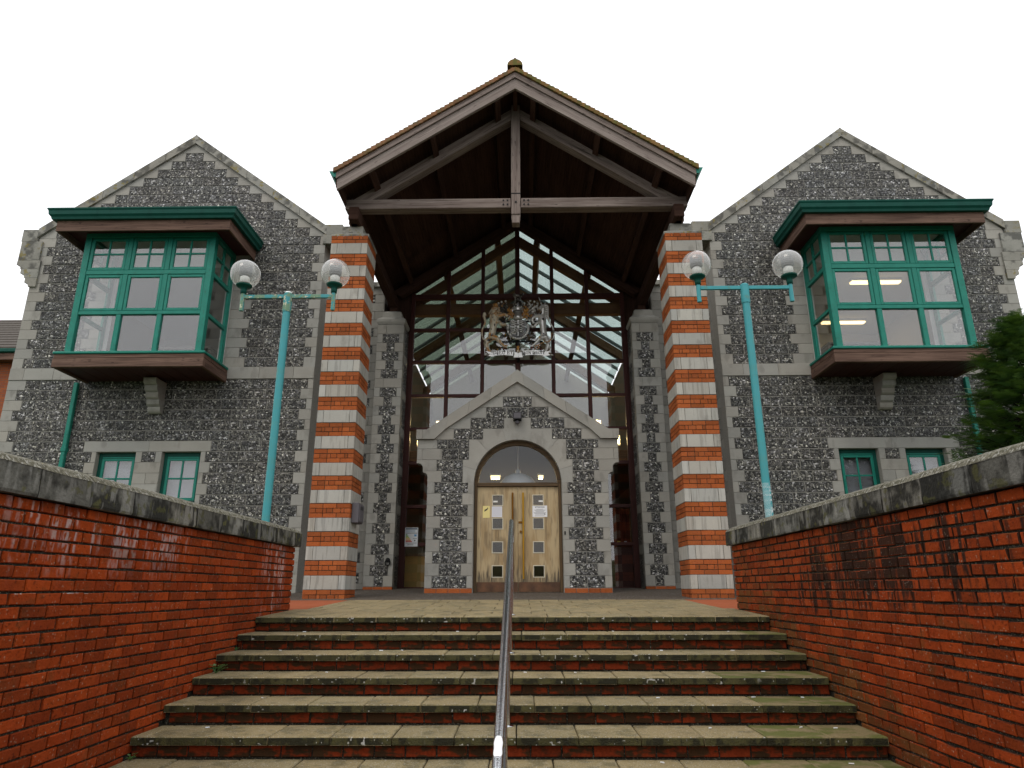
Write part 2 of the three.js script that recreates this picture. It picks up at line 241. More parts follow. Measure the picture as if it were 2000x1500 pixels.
// wood: grain along u
const woodTex = (a, b, dark, per = [2.2, .5], s = 1) => rep(tex(512, 512, (u, v) => { const g = fbm(u, v, 5, 110, 4, s), w = fbm(u, v, 3, 12, 3, s + 5), cr = sm(.66, .74, fbm(u, v, 4, 70, 3, s + 9)), kn = sm(.80, .86, fbm(u, v, 14, 26, 2, s + 30)); const t = clamp(g * .6 + w * .7 - .15); return [0, 1, 2].map(i => mix(mix(a[i], b[i], t), dark[i], clamp(cr * .75 + kn * .8))); }), ...per);
const woodBump = rep(grey(512, 512, (u, v) => fbm(u, v, 5, 120, 4, 1)), 2.2, .5);
M.timber = mat({ map: woodTex([.085, .056, .046], [.33, .275, .24], [.02, .012, .01]), bumpMap: woodBump, bumpScale: .004, roughness: .85 });
M.barge = mat({ map: woodTex([.15, .115, .10], [.35, .30, .265], [.07, .045, .038], [2.2, .5], 50), bumpMap: woodBump, bumpScale: .003, roughness: .85 });
M.fascia = mat({ map: woodTex([.035, .015, .010], [.24, .15, .11], [.014, .007, .005], [2.2, .5], 80), bumpMap: woodBump, bumpScale: .004, roughness: .8 });
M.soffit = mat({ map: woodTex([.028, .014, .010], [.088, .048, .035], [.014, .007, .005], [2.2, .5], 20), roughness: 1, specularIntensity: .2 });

M.mahogany = mat({ map: woodTex([.036, .010, .008], [.085, .023, .017], [.015, .006, .005], [2.2, .5], 60), roughness: .55 });
M.glulam = mat({ map: woodTex([.10, .055, .026], [.19, .11, .052], [.05, .028, .014], [2.2, .5], 90), roughness: .6 });
const doorTex = rep(tex(512, 1024, (u, v) => { // u: 1.8 m across the doors, v: 2.2 m up from the sill
  const g = fbm(u, v, 130, 5, 4, 1), w = fbm(u, v, 16, 3, 4, 7), st = sm(.52, .70, fbm(u, v, 46, 7, 4, 17) * .62 + fbm(u, v, 9, 5, 3, 37) * .45), low = sm(.42, .64, fbm(u, v, 80, 9, 4, 27) * .6 + (1 - sm(.02, .30, v)) * .42);
  let c = [mix(.38, .55, g * .5 + w * .5), mix(.285, .425, g * .5 + w * .5), mix(.15, .255, g * .5 + w * .5)];
  c = c.map((x, i) => mix(x, [.26, .155, .055][i], sm(.5, .68, w) * .5)); return c.map((x, i) => mix(x, [.085, .066, .045][i], clamp(st * .42 + low * .62)));
}), 1.8, 2.2);
M.door = mat({ map: doorTex, roughness: .55 });
M.doorFrame = mat({ map: woodTex([.045, .026, .012], [.15, .095, .045], [.014, .009, .006], [2.2, .5], 33), roughness: .6 });
M.green = mat({ map: rep(tex(256, 256, (u, v) => { const f = fbm(u, v, 8, 8, 4, 3), d = sm(.66, .75, fbm(u, v, 40, 40, 3, 13)); return [mix(.008, .016, f), mix(.165, .225, f), mix(.122, .165, f)].map((x, i) => mix(x, [.03, .07, .05][i], d * .4)); }), 1.1), roughness: .42 });
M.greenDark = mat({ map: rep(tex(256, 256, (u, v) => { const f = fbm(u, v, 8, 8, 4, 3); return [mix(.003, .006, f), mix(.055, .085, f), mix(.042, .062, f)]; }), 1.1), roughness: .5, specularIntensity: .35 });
const poleTex = rep(tex(512, 512, (u, v) => { const f = fbm(u, v, 10, 10, 4, 3), g = sm(.57, .66, fbm(u, v, 12, 12, 4, 43)), c = [.055, .30, .33].map(x => x * mix(.85, 1.15, f)); return c.map((x, i) => mix(x, [.11, .24, .19][i], g * .55)); }), 1.4);
M.pole = mat({ map: poleTex, roughness: .45 });
M.poleWorn = mat({ map: rep(tex(512, 512, (u, v) => { const f = fbm(u, v, 12, 12, 4, 3), g = sm(.44, .56, fbm(u, v, 10, 10, 3, 63)), w = sm(.66, .70, fbm(u, v, 22, 22, 3, 73)); let c = [.055, .28, .30].map(x => x * mix(.85, 1.15, f)); c = c.map((x, i) => mix(x, [.17, .25, .13][i], g * .8)); return c.map((x, i) => mix(x, [.52, .50, .36][i], w)); }), .9), roughness: .5 });
M.poleChip = mat({ map: rep(tex(512, 512, (u, v) => { const f = fbm(u, v, 10, 10, 4, 3), w = sm(.56, .60, fbm(u, v, 26, 26, 4, 83)); return [.055, .30, .33].map((x, i) => mix(x * mix(.85, 1.15, f), [.62, .66, .66][i], w)); }), .8), roughness: .5 });
M.steel = mat({ color: 0xd8dadd, metalness: 1, roughness: .2, bumpMap: rep(grey(256, 256, (u, v) => fbm(u, v, 30, 30, 4, 2)), .3), bumpScale: .0006 });
M.whitePaint = mat({ color: 0xf0f1f2, roughness: .5 });
const slabTex = rep(tex(1024, 1024, (u, v) => { // exposed aggregate paving
  const sp = fbm(u, v, 300, 300, 2, 2), g = fbm(u, v, 5, 5, 5, 9), st = sm(.52, .70, fbm(u, v, 16, 16, 5, 19)), wh = sm(.80, .86, fbm(u, v, 380, 380, 1, 33)), dk = sm(.72, .80, fbm(u, v, 300, 300, 1, 55));
  let c = [mix(.17, .36, g * .55 + sp * .45), mix(.132, .285, g * .55 + sp * .45), mix(.062, .148, g * .55 + sp * .45)];
  c = c.map((x, i) => mix(x, [.085, .076, .036][i], st * .55)); c = c.map((x, i) => mix(x, [.04, .035, .02][i], dk * .4)); return c.map((x, i) => mix(x, .62, wh * .55));
}), 2.1);
const slabBump = rep(grey(512, 512, (u, v) => fbm(u, v, 160, 160, 2, 2)), 1);
M.slab = mat({ map: slabTex, bumpMap: slabBump, bumpScale: .004, roughness: .62 });
const algaeTex = rep(tex(1024, 512, (u, v) => { const f = fbm(u, v, 240, 120, 3, 2), g = fbm(u, v, 30, 15, 4, 9), k = sm(.46, .62, fbm(u, v, 50, 14, 4, 18)), wh = sm(.86, .89, fbm(u, v, 170, 85, 1, 33)) * sm(.45, .62, fbm(u, v, 14, 6, 3, 39)); let c = [mix(.035, .10, g) * mix(.7, 1.2, f), mix(.034, .09, g) * mix(.7, 1.2, f), mix(.012, .033, g)]; c = c.map((x, i) => mix(x, [.014, .014, .008][i], k * .8)); return c.map((x, i) => mix(x, [.55, .55, .52][i], wh * .8)); }), 3.2, 1.6);
M.algae = mat({ map: algaeTex, bumpMap: slabBump, bumpScale: .005, roughness: .75 });
M.mossSlab = mat({ map: rep(tex(512, 512, (u, v) => { const f = fbm(u, v, 160, 160, 2, 2), g = fbm(u, v, 6, 6, 4, 9), s = sm(.35, .65, fbm(u, v, 14, 14, 4, 29)); const a = [mix(.17, .27, f), mix(.135, .21, f), mix(.065, .11, f)], m = [mix(.075, .12, g), mix(.092, .135, g), mix(.018, .03, g)]; return a.map((x, i) => mix(x, m[i], s * .85)); }), 1.7), bumpMap: slabBump, bumpScale: .005, roughness: .7 });
M.paveDark = mat({ map: rep(tex(512, 512, (u, v) => { const f = fbm(u, v, 120, 120, 3, 2), g = fbm(u, v, 10, 10, 4, 9), m = (Math.floor(v * 40) + 0) % 1, wh = sm(.83, .86, fbm(u, v, 130, 130, 1, 3)); const c = [mix(.045, .10, f * .5 + g * .5), mix(.036, .078, f * .5 + g * .5), mix(.028, .058, f * .5 + g * .5)]; return c.map(x => mix(x, .5, wh * .6)); }), 1.5), roughness: .75 });
M.paveRed = mat({ map: rep(tex(512, 512, (u, v) => { const f = fbm(u, v, 120, 120, 3, 2), g = fbm(u, v, 10, 10, 4, 9); return [mix(.24, .38, f * .5 + g * .5), mix(.06, .10, f * .5 + g * .5), mix(.018, .04, g)]; }), 1.5), roughness: .8 });
M.tile = mat({ map: rep(tex(512, 512, (u, v) => { const f = fbm(u, v, 60, 60, 4, 2), g = fbm(u, v, 8, 8, 4, 9), l = sm(.50, .64, fbm(u, v, 20, 20, 4, 29)); const c = [mix(.17, .30, f * .5 + g * .5), mix(.088, .15, f * .5 + g * .5), mix(.042, .072, g)]; return c.map((x, i) => mix(x, [.13, .115, .05][i], l * .6)); }), 1.5), roughness: .9 });
M.tileMoss = mat({ map: rep(tex(512, 512, (u, v) => { const f = fbm(u, v, 60, 60, 4, 2), l = sm(.38, .58, fbm(u, v, 16, 16, 4, 29)); return [mix(.17, .28, f), mix(.10, .16, f), mix(.035, .06, f)].map((x, i) => mix(x, [.11, .115, .03][i], l * .8)); }), 1.5), roughness: .95 });
M.tileGrey = mat({ map: rep(tex(256, 256, (u, v) => { const f = fbm(u, v, 40, 40, 4, 2); return [mix(.06, .11, f), mix(.052, .095, f), mix(.045, .08, f)]; }), 1.5), roughness: .9 });
M.lead = mat({ color: 0x8a8f96, roughness: .6 });
M.cream = mat({ color: 0xcfc8b4, roughness: .9 });
M.white = mat({ color: 0xd8d8d4, roughness: .8 });
M.dim = mat({ color: 0x6f6a62, roughness: .9 });
M.dark = mat({ color: 0x1b1512, roughness: .9 });
M.carpet = mat({ color: 0x4a4440, roughness: 1 });
M.black = mat({ color: 0x0c0c0d, roughness: .45 });
M.brass = mat({ color: 0xb58a2e, metalness: 1, roughness: .34 });
M.brassDark = mat({ color: 0x7a5222, metalness: 1, roughness: .45 });
M.bronze = mat({ map: rep(tex(256, 256, (u, v) => { const f = fbm(u, v, 6, 6, 4, 3); return [mix(.06, .20, f), mix(.04, .10, f), mix(.03, .055, f)]; }), .8), metalness: .6, roughness: .5 });
M.boxGrey = mat({ color: 0x5d5a5e, roughness: .6 });
M.glass = new THREE.MeshPhysicalMaterial({ color: 0xffffff, transmission: 1, thickness: 0, roughness: 0, ior: 1.85, metalness: 0 });
M.glassDoor = new THREE.MeshPhysicalMaterial({ color: 0xf4f6f8, transmission: 1, thickness: 0, roughness: 0, ior: 1.45, metalness: 0 });
M.glassRoof = new THREE.MeshPhysicalMaterial({ color: 0xd6e0dd, transmission: 1, thickness: 0, roughness: 0, ior: 1.5 });
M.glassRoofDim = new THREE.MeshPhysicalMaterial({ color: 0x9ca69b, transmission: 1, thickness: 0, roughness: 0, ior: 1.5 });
M.bar = mat({ color: 0x55605f, roughness: .6 });
M.globe = new THREE.MeshPhysicalMaterial({ color: 0xfafaf7, transmission: .76, thickness: 0, roughness: .04, ior: 1.5 });
M.lampOn = mat({ color: 0xfff2d0, emissive: 0xffe2a0, emissiveIntensity: 2.6, roughness: .6 });
M.grass = mat({ map: rep(tex(256, 256, (u, v) => { const f = fbm(u, v, 40, 40, 4, 2); return [mix(.03, .07, f), mix(.05, .10, f), mix(.015, .03, f)]; }), 2), roughness: 1 });
M.asphalt = mat({ map: rep(tex(256, 256, (u, v) => { const f = fbm(u, v, 60, 60, 3, 2); return [mix(.05, .09, f), mix(.05, .09, f), mix(.05, .088, f)]; }), 2), roughness: .9 });
M.blind = mat({ color: 0x84868c, roughness: .8 });

// ---------------------------------------------------------------- ground and paving
console.log('ground');
const SX0 = -2.77, SX1 = 2.69, RISE = .148, TREAD = .44, LS = -.036;   // steps between the two brick walls; landing falls LS per metre
const landY = z => z < 0 ? LS * z : 0;
const shear = b => { for (let i = 0; i < b.p.length; i += 3) b.p[i + 1] += landY(b.p[i + 2]); return b; };
solo('ground', b_().quad([-400, -1.39, 400], [400, -1.39, 400], [400, -1.39, -400], [-400, -1.39, -400]).geo(), M.asphalt, [0, -1.39, 0], null, null, null, 'structure');
for (const s of [-1, 1]) solo('terrace', b_().box(s * 3.06, s * 60, -1.38, -.03, -60, 7.4).geo(), M.grass, [s * 20, -1.38, -10], null, null, null, 'structure');
solo('terrace', b_().box(-3.055, 3.055, -1.38, -.075, -60, -.06).geo(), M.asphalt, [0, -1.38, -10], null, null, null, 'structure');
{
  const paving = new THREE.Group(); paving.name = 'landing_pavement'; paving.userData.kind = 'structure'; scene.add(paving); OFF.set(paving, [0, 0, 0]);
  const it = [];
  for (let r = 0; r < 8; r++) { const z1 = r ? -.43 * (r - 1) - .42 : .0, z0 = r ? z1 - .422 : -.412; let x = SX0 + .03 - (r % 2 ? .22 : .05); while (x < SX1 - .03) { const a = Math.max(x, SX0 + (r > 2 ? .16 : .006)), b = Math.min(x + .44, SX1 - (r > 2 ? .13 : .006)); if (b - a > .05) { const q = shear(b_().blk(FY(0), a, b, -z1, -z0, -.055, 0, .006, tone(.84, 1, .02), .0015)); it.push({ g: q.geo(roff()), at: [(a + b) / 2, 0, (z0 + z1) / 2], area: .2 }); } x += .449; } }
  emit(paving, 'paving_slab', it, M.slab, 300);
  mesh('paving_bed', shear(b_().box(SX0, SX1, -.07, -.012, -3.42, -.03)).geo(), M.mortarDark, paving);
  mesh('entrance_strip', shear(b_().box(-2.72, 2.72, -.06, -.002, -8.6, -3.44)).geo(), M.paveDark, paving);
  for (const s of [-1, 1]) mesh('brick_border', shear(b_().box(s * (s < 0 ? 2.612 : 2.562), s * 4.4, -.06, -.004 - (s < 0 ? 0 : 0), -3.43, -1.13)).geo(), M.paveRed, paving);
  for (const s of [-1, 1]) mesh('brick_border', shear(b_().box(s * 2.722, s * 4.4, -.06, -.006, -8.6, -3.435)).geo(), M.paveDark, paving);
}
// steps
{
  const st = new THREE.Group(); st.name = 'steps'; st.userData.kind = 'structure'; scene.add(st); OFF.set(st, [0, 0, 0]);
  const slabs = [], bricks = [], core = b_(), NS = 9;
  for (let n = 0; n <= NS; n++) {
    const y = -RISE * n, zf = TREAD * n, zb = zf - TREAD - .005, off = [.05, .30, .12, .38, .20, .34, .08, .27, .15, .4][n];
    if (n) {
      let x = SX0 - off; while (x < SX1) {
        const a = Math.max(x, SX0 + .005), b = Math.min(x + .441, SX1 - .005);
        if (b - a > .04) { const moss = (SX1 - b < .62 && n > 2) || (SX1 - b < .2 && n > 0) ; const q = b_().blk(FY(y), a, b, -zf, -zb, -.058, 0, .007, tone(.82, 1, .02), .0025); slabs.push({ g: q.geo(roff()), m: moss ? M.mossSlab : M.slab, at: [(a + b) / 2, y, zf - .2], area: .2 }); const fr = b_().blk(FZ(zf), a - .0005, b + .0005, y - .057, y - .0075, -.01, .0035, .003, tone(.8, 1), 0); slabs[slabs.length - 1].front = fr.geo(roff()); }
        x += .449;
      }
    } else { let x = SX0 - off; while (x < SX1) { const a = Math.max(x, SX0 + .005), b = Math.min(x + .441, SX1 - .005); if (b - a > .04) { const fr = b_().blk(FZ(zf), a - .0005, b + .0005, y - .057, y - .0075, -.01, .0035, .003, tone(.8, 1), 0); mesh('slab_edge', fr.geo(roff()), M.algae, st); } x += .449; } }
    if (n < NS) {
      let x = SX0 - rr(0, .2); while (x < SX1) { const a = Math.max(x, SX0 + .003), b = Math.min(x + .215, SX1 - .003); if (b - a > .03) bricks.push({ g: b_().blk(FZ(zf - .035), a, b, y - RISE + .008, y - .064, -.06, 0, .004, tone(.7, 1, .03), .002).geo(roff()), at: [(a + b) / 2, y - .1, zf], area: .015 }); x += .226; }
    }
    core.box(SX0, SX1, -1.38, y - .05, zf - TREAD - .0, zf - .045);
  }
  slabs.forEach(s => { const me = mesh('tread_slab', s.g, s.m, st); mesh('slab_edge', s.front, M.algae, me); });
  emit(st, 'riser_brick', bricks, M.riser, 290);
  mesh('mortar_core', core.geo(), M.mortarDark, st);
}

// ---------------------------------------------------------------- brick retaining walls with stone coping
console.log('walls');
function stairWall(s) {
  const X = s < 0 ? SX0 : SX1, f = s < 0 ? FXp(X) : FXm(X), U = z => s < 0 ? -z : z, Z0 = -1.12, Z1 = 7.2, top = .79;
  const t = thing('brick_wall', [X + s * .16, -1.38, 0], s < 0 ? 'red brick wall with white lime streaks and stone coping left of the steps' : 'red brick wall with black algae stains and stone coping right of the steps', 'wall', 'brick walls flanking the steps');
  mesh('mortar_core', b_().box(X + s * .015, X + s * .30, -1.38, top - .004, Z0 + .012, Z1 - .02).geo(), M.mortarDark, t);
  const it = [];
  for (let k = 0; k < 29; k++) {
    const y1 = top - .075 * k - .005, y0 = y1 - .0625; let z = Z0 + (k % 2 ? .1125 : 0) - .225;
    for (; z < Z1; z += .225) {
      const a = Math.max(z, Z0) , b = Math.min(z + .2095 + rr(-.002, .002), Z1); if (b - a < .04) continue;
      const stair = y1 < -RISE * Math.floor(Math.max(0, a) / TREAD) - .06 && a > -.5; if (stair && y1 < -RISE * (Math.floor(Math.max(0, a) / TREAD) + 1) - .1) continue;
      const q = b_().blk(f, U(a), U(b), y0, y1, -.10, rr(-.002, .001), .005, tone(.55, 1, .05), .003), g = q.geo();
      it.push({ g, at: [X, (y0 + y1) / 2, (a + b) / 2], area: .015 * (7.7 - b), f: (b < 7 ? 1 : 0) });
    }
  }
  emit(t, 'brick', it, s < 0 ? M.brickL : M.brickR, 300);
  // far end face of the wall
  const e = []; for (let k = 0; k < 11; k++) { const y1 = top - .075 * k - .005; for (const [a, b] of k % 2 ? [[.11, .29]] : [[.105, .2], [.21, .3]]) e.push(b_().blk({ o: [0, 0, Z0], r: [-1, 0, 0], u: [0, 1, 0], n: [0, 0, -1] }, -(X + s * a), -(X + s * b), y1 - .064, y1, -.05, 0, .004, tone(.7, 1, .04)).geo()); }
  mesh('end_bricks', mergeGeometries(e), s < 0 ? M.brickL : M.brickR, t, 'stuff');
  const cz = [-1.19]; for (let z = -.79; z < 7.1; z += .5) cz.push(z); cz.push(7.22);
  for (let i = 0; i < cz.length - 1; i++) {
    const a = cz[i] + .008, b = cz[i + 1] - .008, j = () => rr(-.004, .004), d = j();
    const P = [[.035, .793], [-.045, .793], [-.05 + d, .81], [-.046 + d, .958 + j()], [.0 + d, 1.01 + j()]].map(([p, q]) => [X + s * p, q]);
    const back = [[X + s * .345, .958], [X + s * .35, .793]];
    const body = b_().prism([P[0], P[1], P[2], P[3], [X + s * .012, .957], [X + s * .30, .957], ...back], 'z', a, b, tone(.5, 1, .02));
    if (i) mesh('joint_mortar', b_().prism([[X + s * .03, .796], [X - s * .024, .8], [X - s * .022, .945], [X + s * .3, .95], [X + s * .33, .8]], 'z', cz[i] - .0068, cz[i] + .0068).geo(), M.jointLime, t);
    const me = mesh('coping_stone', body.geo({ off: [rnd() * 8, 0] }), M.cope, t);
    // weathered saddle-back top, uneven with lichen
    const cap = b_(), n = 3, prof = [[-.049 + d, .956], [-.02 + d, .99], [.05, 1.02], [.15, 1.035], [.25, 1.02], [.345, .956]], R = [];
    for (let q = 0; q <= n; q++) { const z = mix(a, b, q / n); R.push(prof.map(([p, y]) => [X + s * (p + rr(-.001, .001)), y + rr(-.0015, .0015), z])); }
    for (let q = 0; q < n; q++) for (let k = 0; k < prof.length - 1; k++) cap.quad(R[q][k], R[q + 1][k], R[q + 1][k + 1], R[q][k + 1]);
    for (const q of [0, n]) for (let k = 1; k < prof.length - 1; k++) cap.tri(R[q][0], R[q][k], R[q][k + 1]);
    mesh('weathered_top', cap.geo(roff()), M.lichen, me);
  }
  return t;
}
stairWall(-1); stairWall(1);

// ---------------------------------------------------------------- striped brick and stone pillars
console.log('pillars');
function stripedPillar(s) {
  const xi = s * 2.815, xo = s * 3.505, x0 = Math.min(xi, xo), x1 = Math.max(xi, xo), zf = -3.92, zb = -4.65, P = .467, y00 = .276;
  const t = thing('striped_pillar', [(x0 + x1) / 2, .1, (zf + zb) / 2], s < 0 ? 'square pillar of striped red brick and pale stone left of the entrance' : 'square pillar of striped red brick and pale stone right of the entrance', 'pillar', 'striped pillars carrying the timber canopy');
  mesh('mortar_core', b_().box(x0 + .008, x1 - .008, .02, 6.71, zb + .008, zf - .008).geo(), M.mortarDark, t);
  const F = FZ(zf), I = s < 0 ? FXp(xi) : FXm(xi), O = s < 0 ? FXm(xo) : FXp(xo), Kb = { o: [0, 0, zb], r: [-1, 0, 0], u: [0, 1, 0], n: [0, 0, -1] };
  const iu = z => s < 0 ? -z : z, ou = z => s < 0 ? z : -z, bricks = [], rest = [], stones = [];
  const row = (y0, y1, k) => {
    const g = .009, W = x1 - x0; let cuts = k === 1 ? [0, .10, .155, .29, .40, .46, .585, W] : [0, W / 3, 2 * W / 3, W]; if (k === 1 && rnd() < .5) cuts = cuts.map(c => W - c).reverse();
    for (let i = 0; i < cuts.length - 1; i++) bricks.push({ g: b_().blk(F, x0 + cuts[i] + (i ? g / 2 : 0), x0 + cuts[i + 1] - (i < cuts.length - 2 ? g / 2 : 0), y0, y1, -.1, 0, .003, tone(.62, 1, .045), .0015).geo(roff()), at: [x0 + cuts[i], y0, zf], area: (cuts[i + 1] - cuts[i]) * .07 });
    const D = zf - .109 - zb, c2 = k === 1 ? [0, .11, .33, .45, D] : [0, D / 3, 2 * D / 3, D];
    for (let i = 0; i < c2.length - 1; i++) { const a = zf - .109 - c2[i], b = zf - .109 - c2[i + 1] + g; bricks.push({ g: b_().blk(I, iu(a), iu(b), y0, y1, -.1, 0, .003, tone(.62, 1, .045), .0015).geo(roff()), at: [xi, y0, a], area: .006 }); rest.push(b_().blk(O, ou(a), ou(b), y0, y1, -.1, 0, .003, tone(.78, 1, .03)).geo(roff())); }
    for (let i = 0; i < 3; i++) rest.push(b_().blk(Kb, -(x0 + .11 + i * (W - .22) / 3 + g), -(x0 + .11 + (i + 1) * (W - .22) / 3), y0, y1, -.1, 0, .003, tone(.78, 1, .03)).geo(roff()));
  };
  const H = .0805;
  for (let k = 0; k < 3; k++) { const y1 = y00 - k * H - .004; row(y1 - H + .009, y1, k % 2); }
  for (let n = 0; n < 14; n++) {
    const ys = y00 + P * n, c = [0, .115, .575, .69];
    for (let i = 0; i < 3; i++) stones.push({ g: b_().blk(F, x0 + c[i] + (i ? .003 : 0), x0 + c[i + 1] - (i < 2 ? .003 : 0), ys + .002, ys + .222, -.11, .002, .004, tone(.78, 1, .025), .0015).geo(roff()), at: [x0, ys, zf], area: .1 });
    stones.push({ g: b_().blk(I, iu(zf - .113), iu(zf - .42), ys + .002, ys + .222, -.11, .002, .004, tone(.84, 1, .02)).geo(roff()), at: [xi, ys, zf], area: .05 });
    stones.push({ g: b_().blk(I, iu(zf - .426), iu(zb), ys + .002, ys + .222, -.11, .002, .004, tone(.84, 1, .02)).geo(roff()), at: [xi, ys, zf], area: .05 });
    rest.push(b_().blk(O, ou(zf - .113), ou(zb), ys + .002, ys + .222, -.11, .002, .004, tone(.84, 1, .02)).geo(roff()));
    const nb = n === 13 ? 2 : 3, yb = ys + P - 3 * H; for (let k = 0; k < nb; k++) row(yb + k * H + .001, yb + (k + 1) * H - .008, k === 1 ? 1 : 0);
  }
  emit(t, 'brick', bricks, M.brick, 300);
  emit(t, 'stone_band', stones, M.stoneSkylit, 300);
  mesh('rear_masonry', mergeGeometries(rest), M.brick, t, 'stuff');
  const yc = 6.735, xc = (x0 + x1) / 2, zc = (zf + zb) / 2, cap = b_(), ring = (h, y) => [[xc - h, y, zc + h], [xc + h, y, zc + h], [xc + h, y, zc - h], [xc - h, y, zc - h]], R = [ring(.355, yc - .03), ring(.365, yc), ring(.36, yc + .03), ring(.21, yc + .13), ring(.2, yc + .28), ring(.18, yc + .3)];
  for (let k = 0; k < R.length - 1; k++) for (let i = 0; i < 4; i++) cap.quad(R[k][i], R[k][(i + 1) % 4], R[k + 1][(i + 1) % 4], R[k + 1][i]);
  cap.quad(...R[R.length - 1]); mesh('cap_stone', cap.geo(), M.weather, t);
}
stripedPillar(-1); stripedPillar(1);

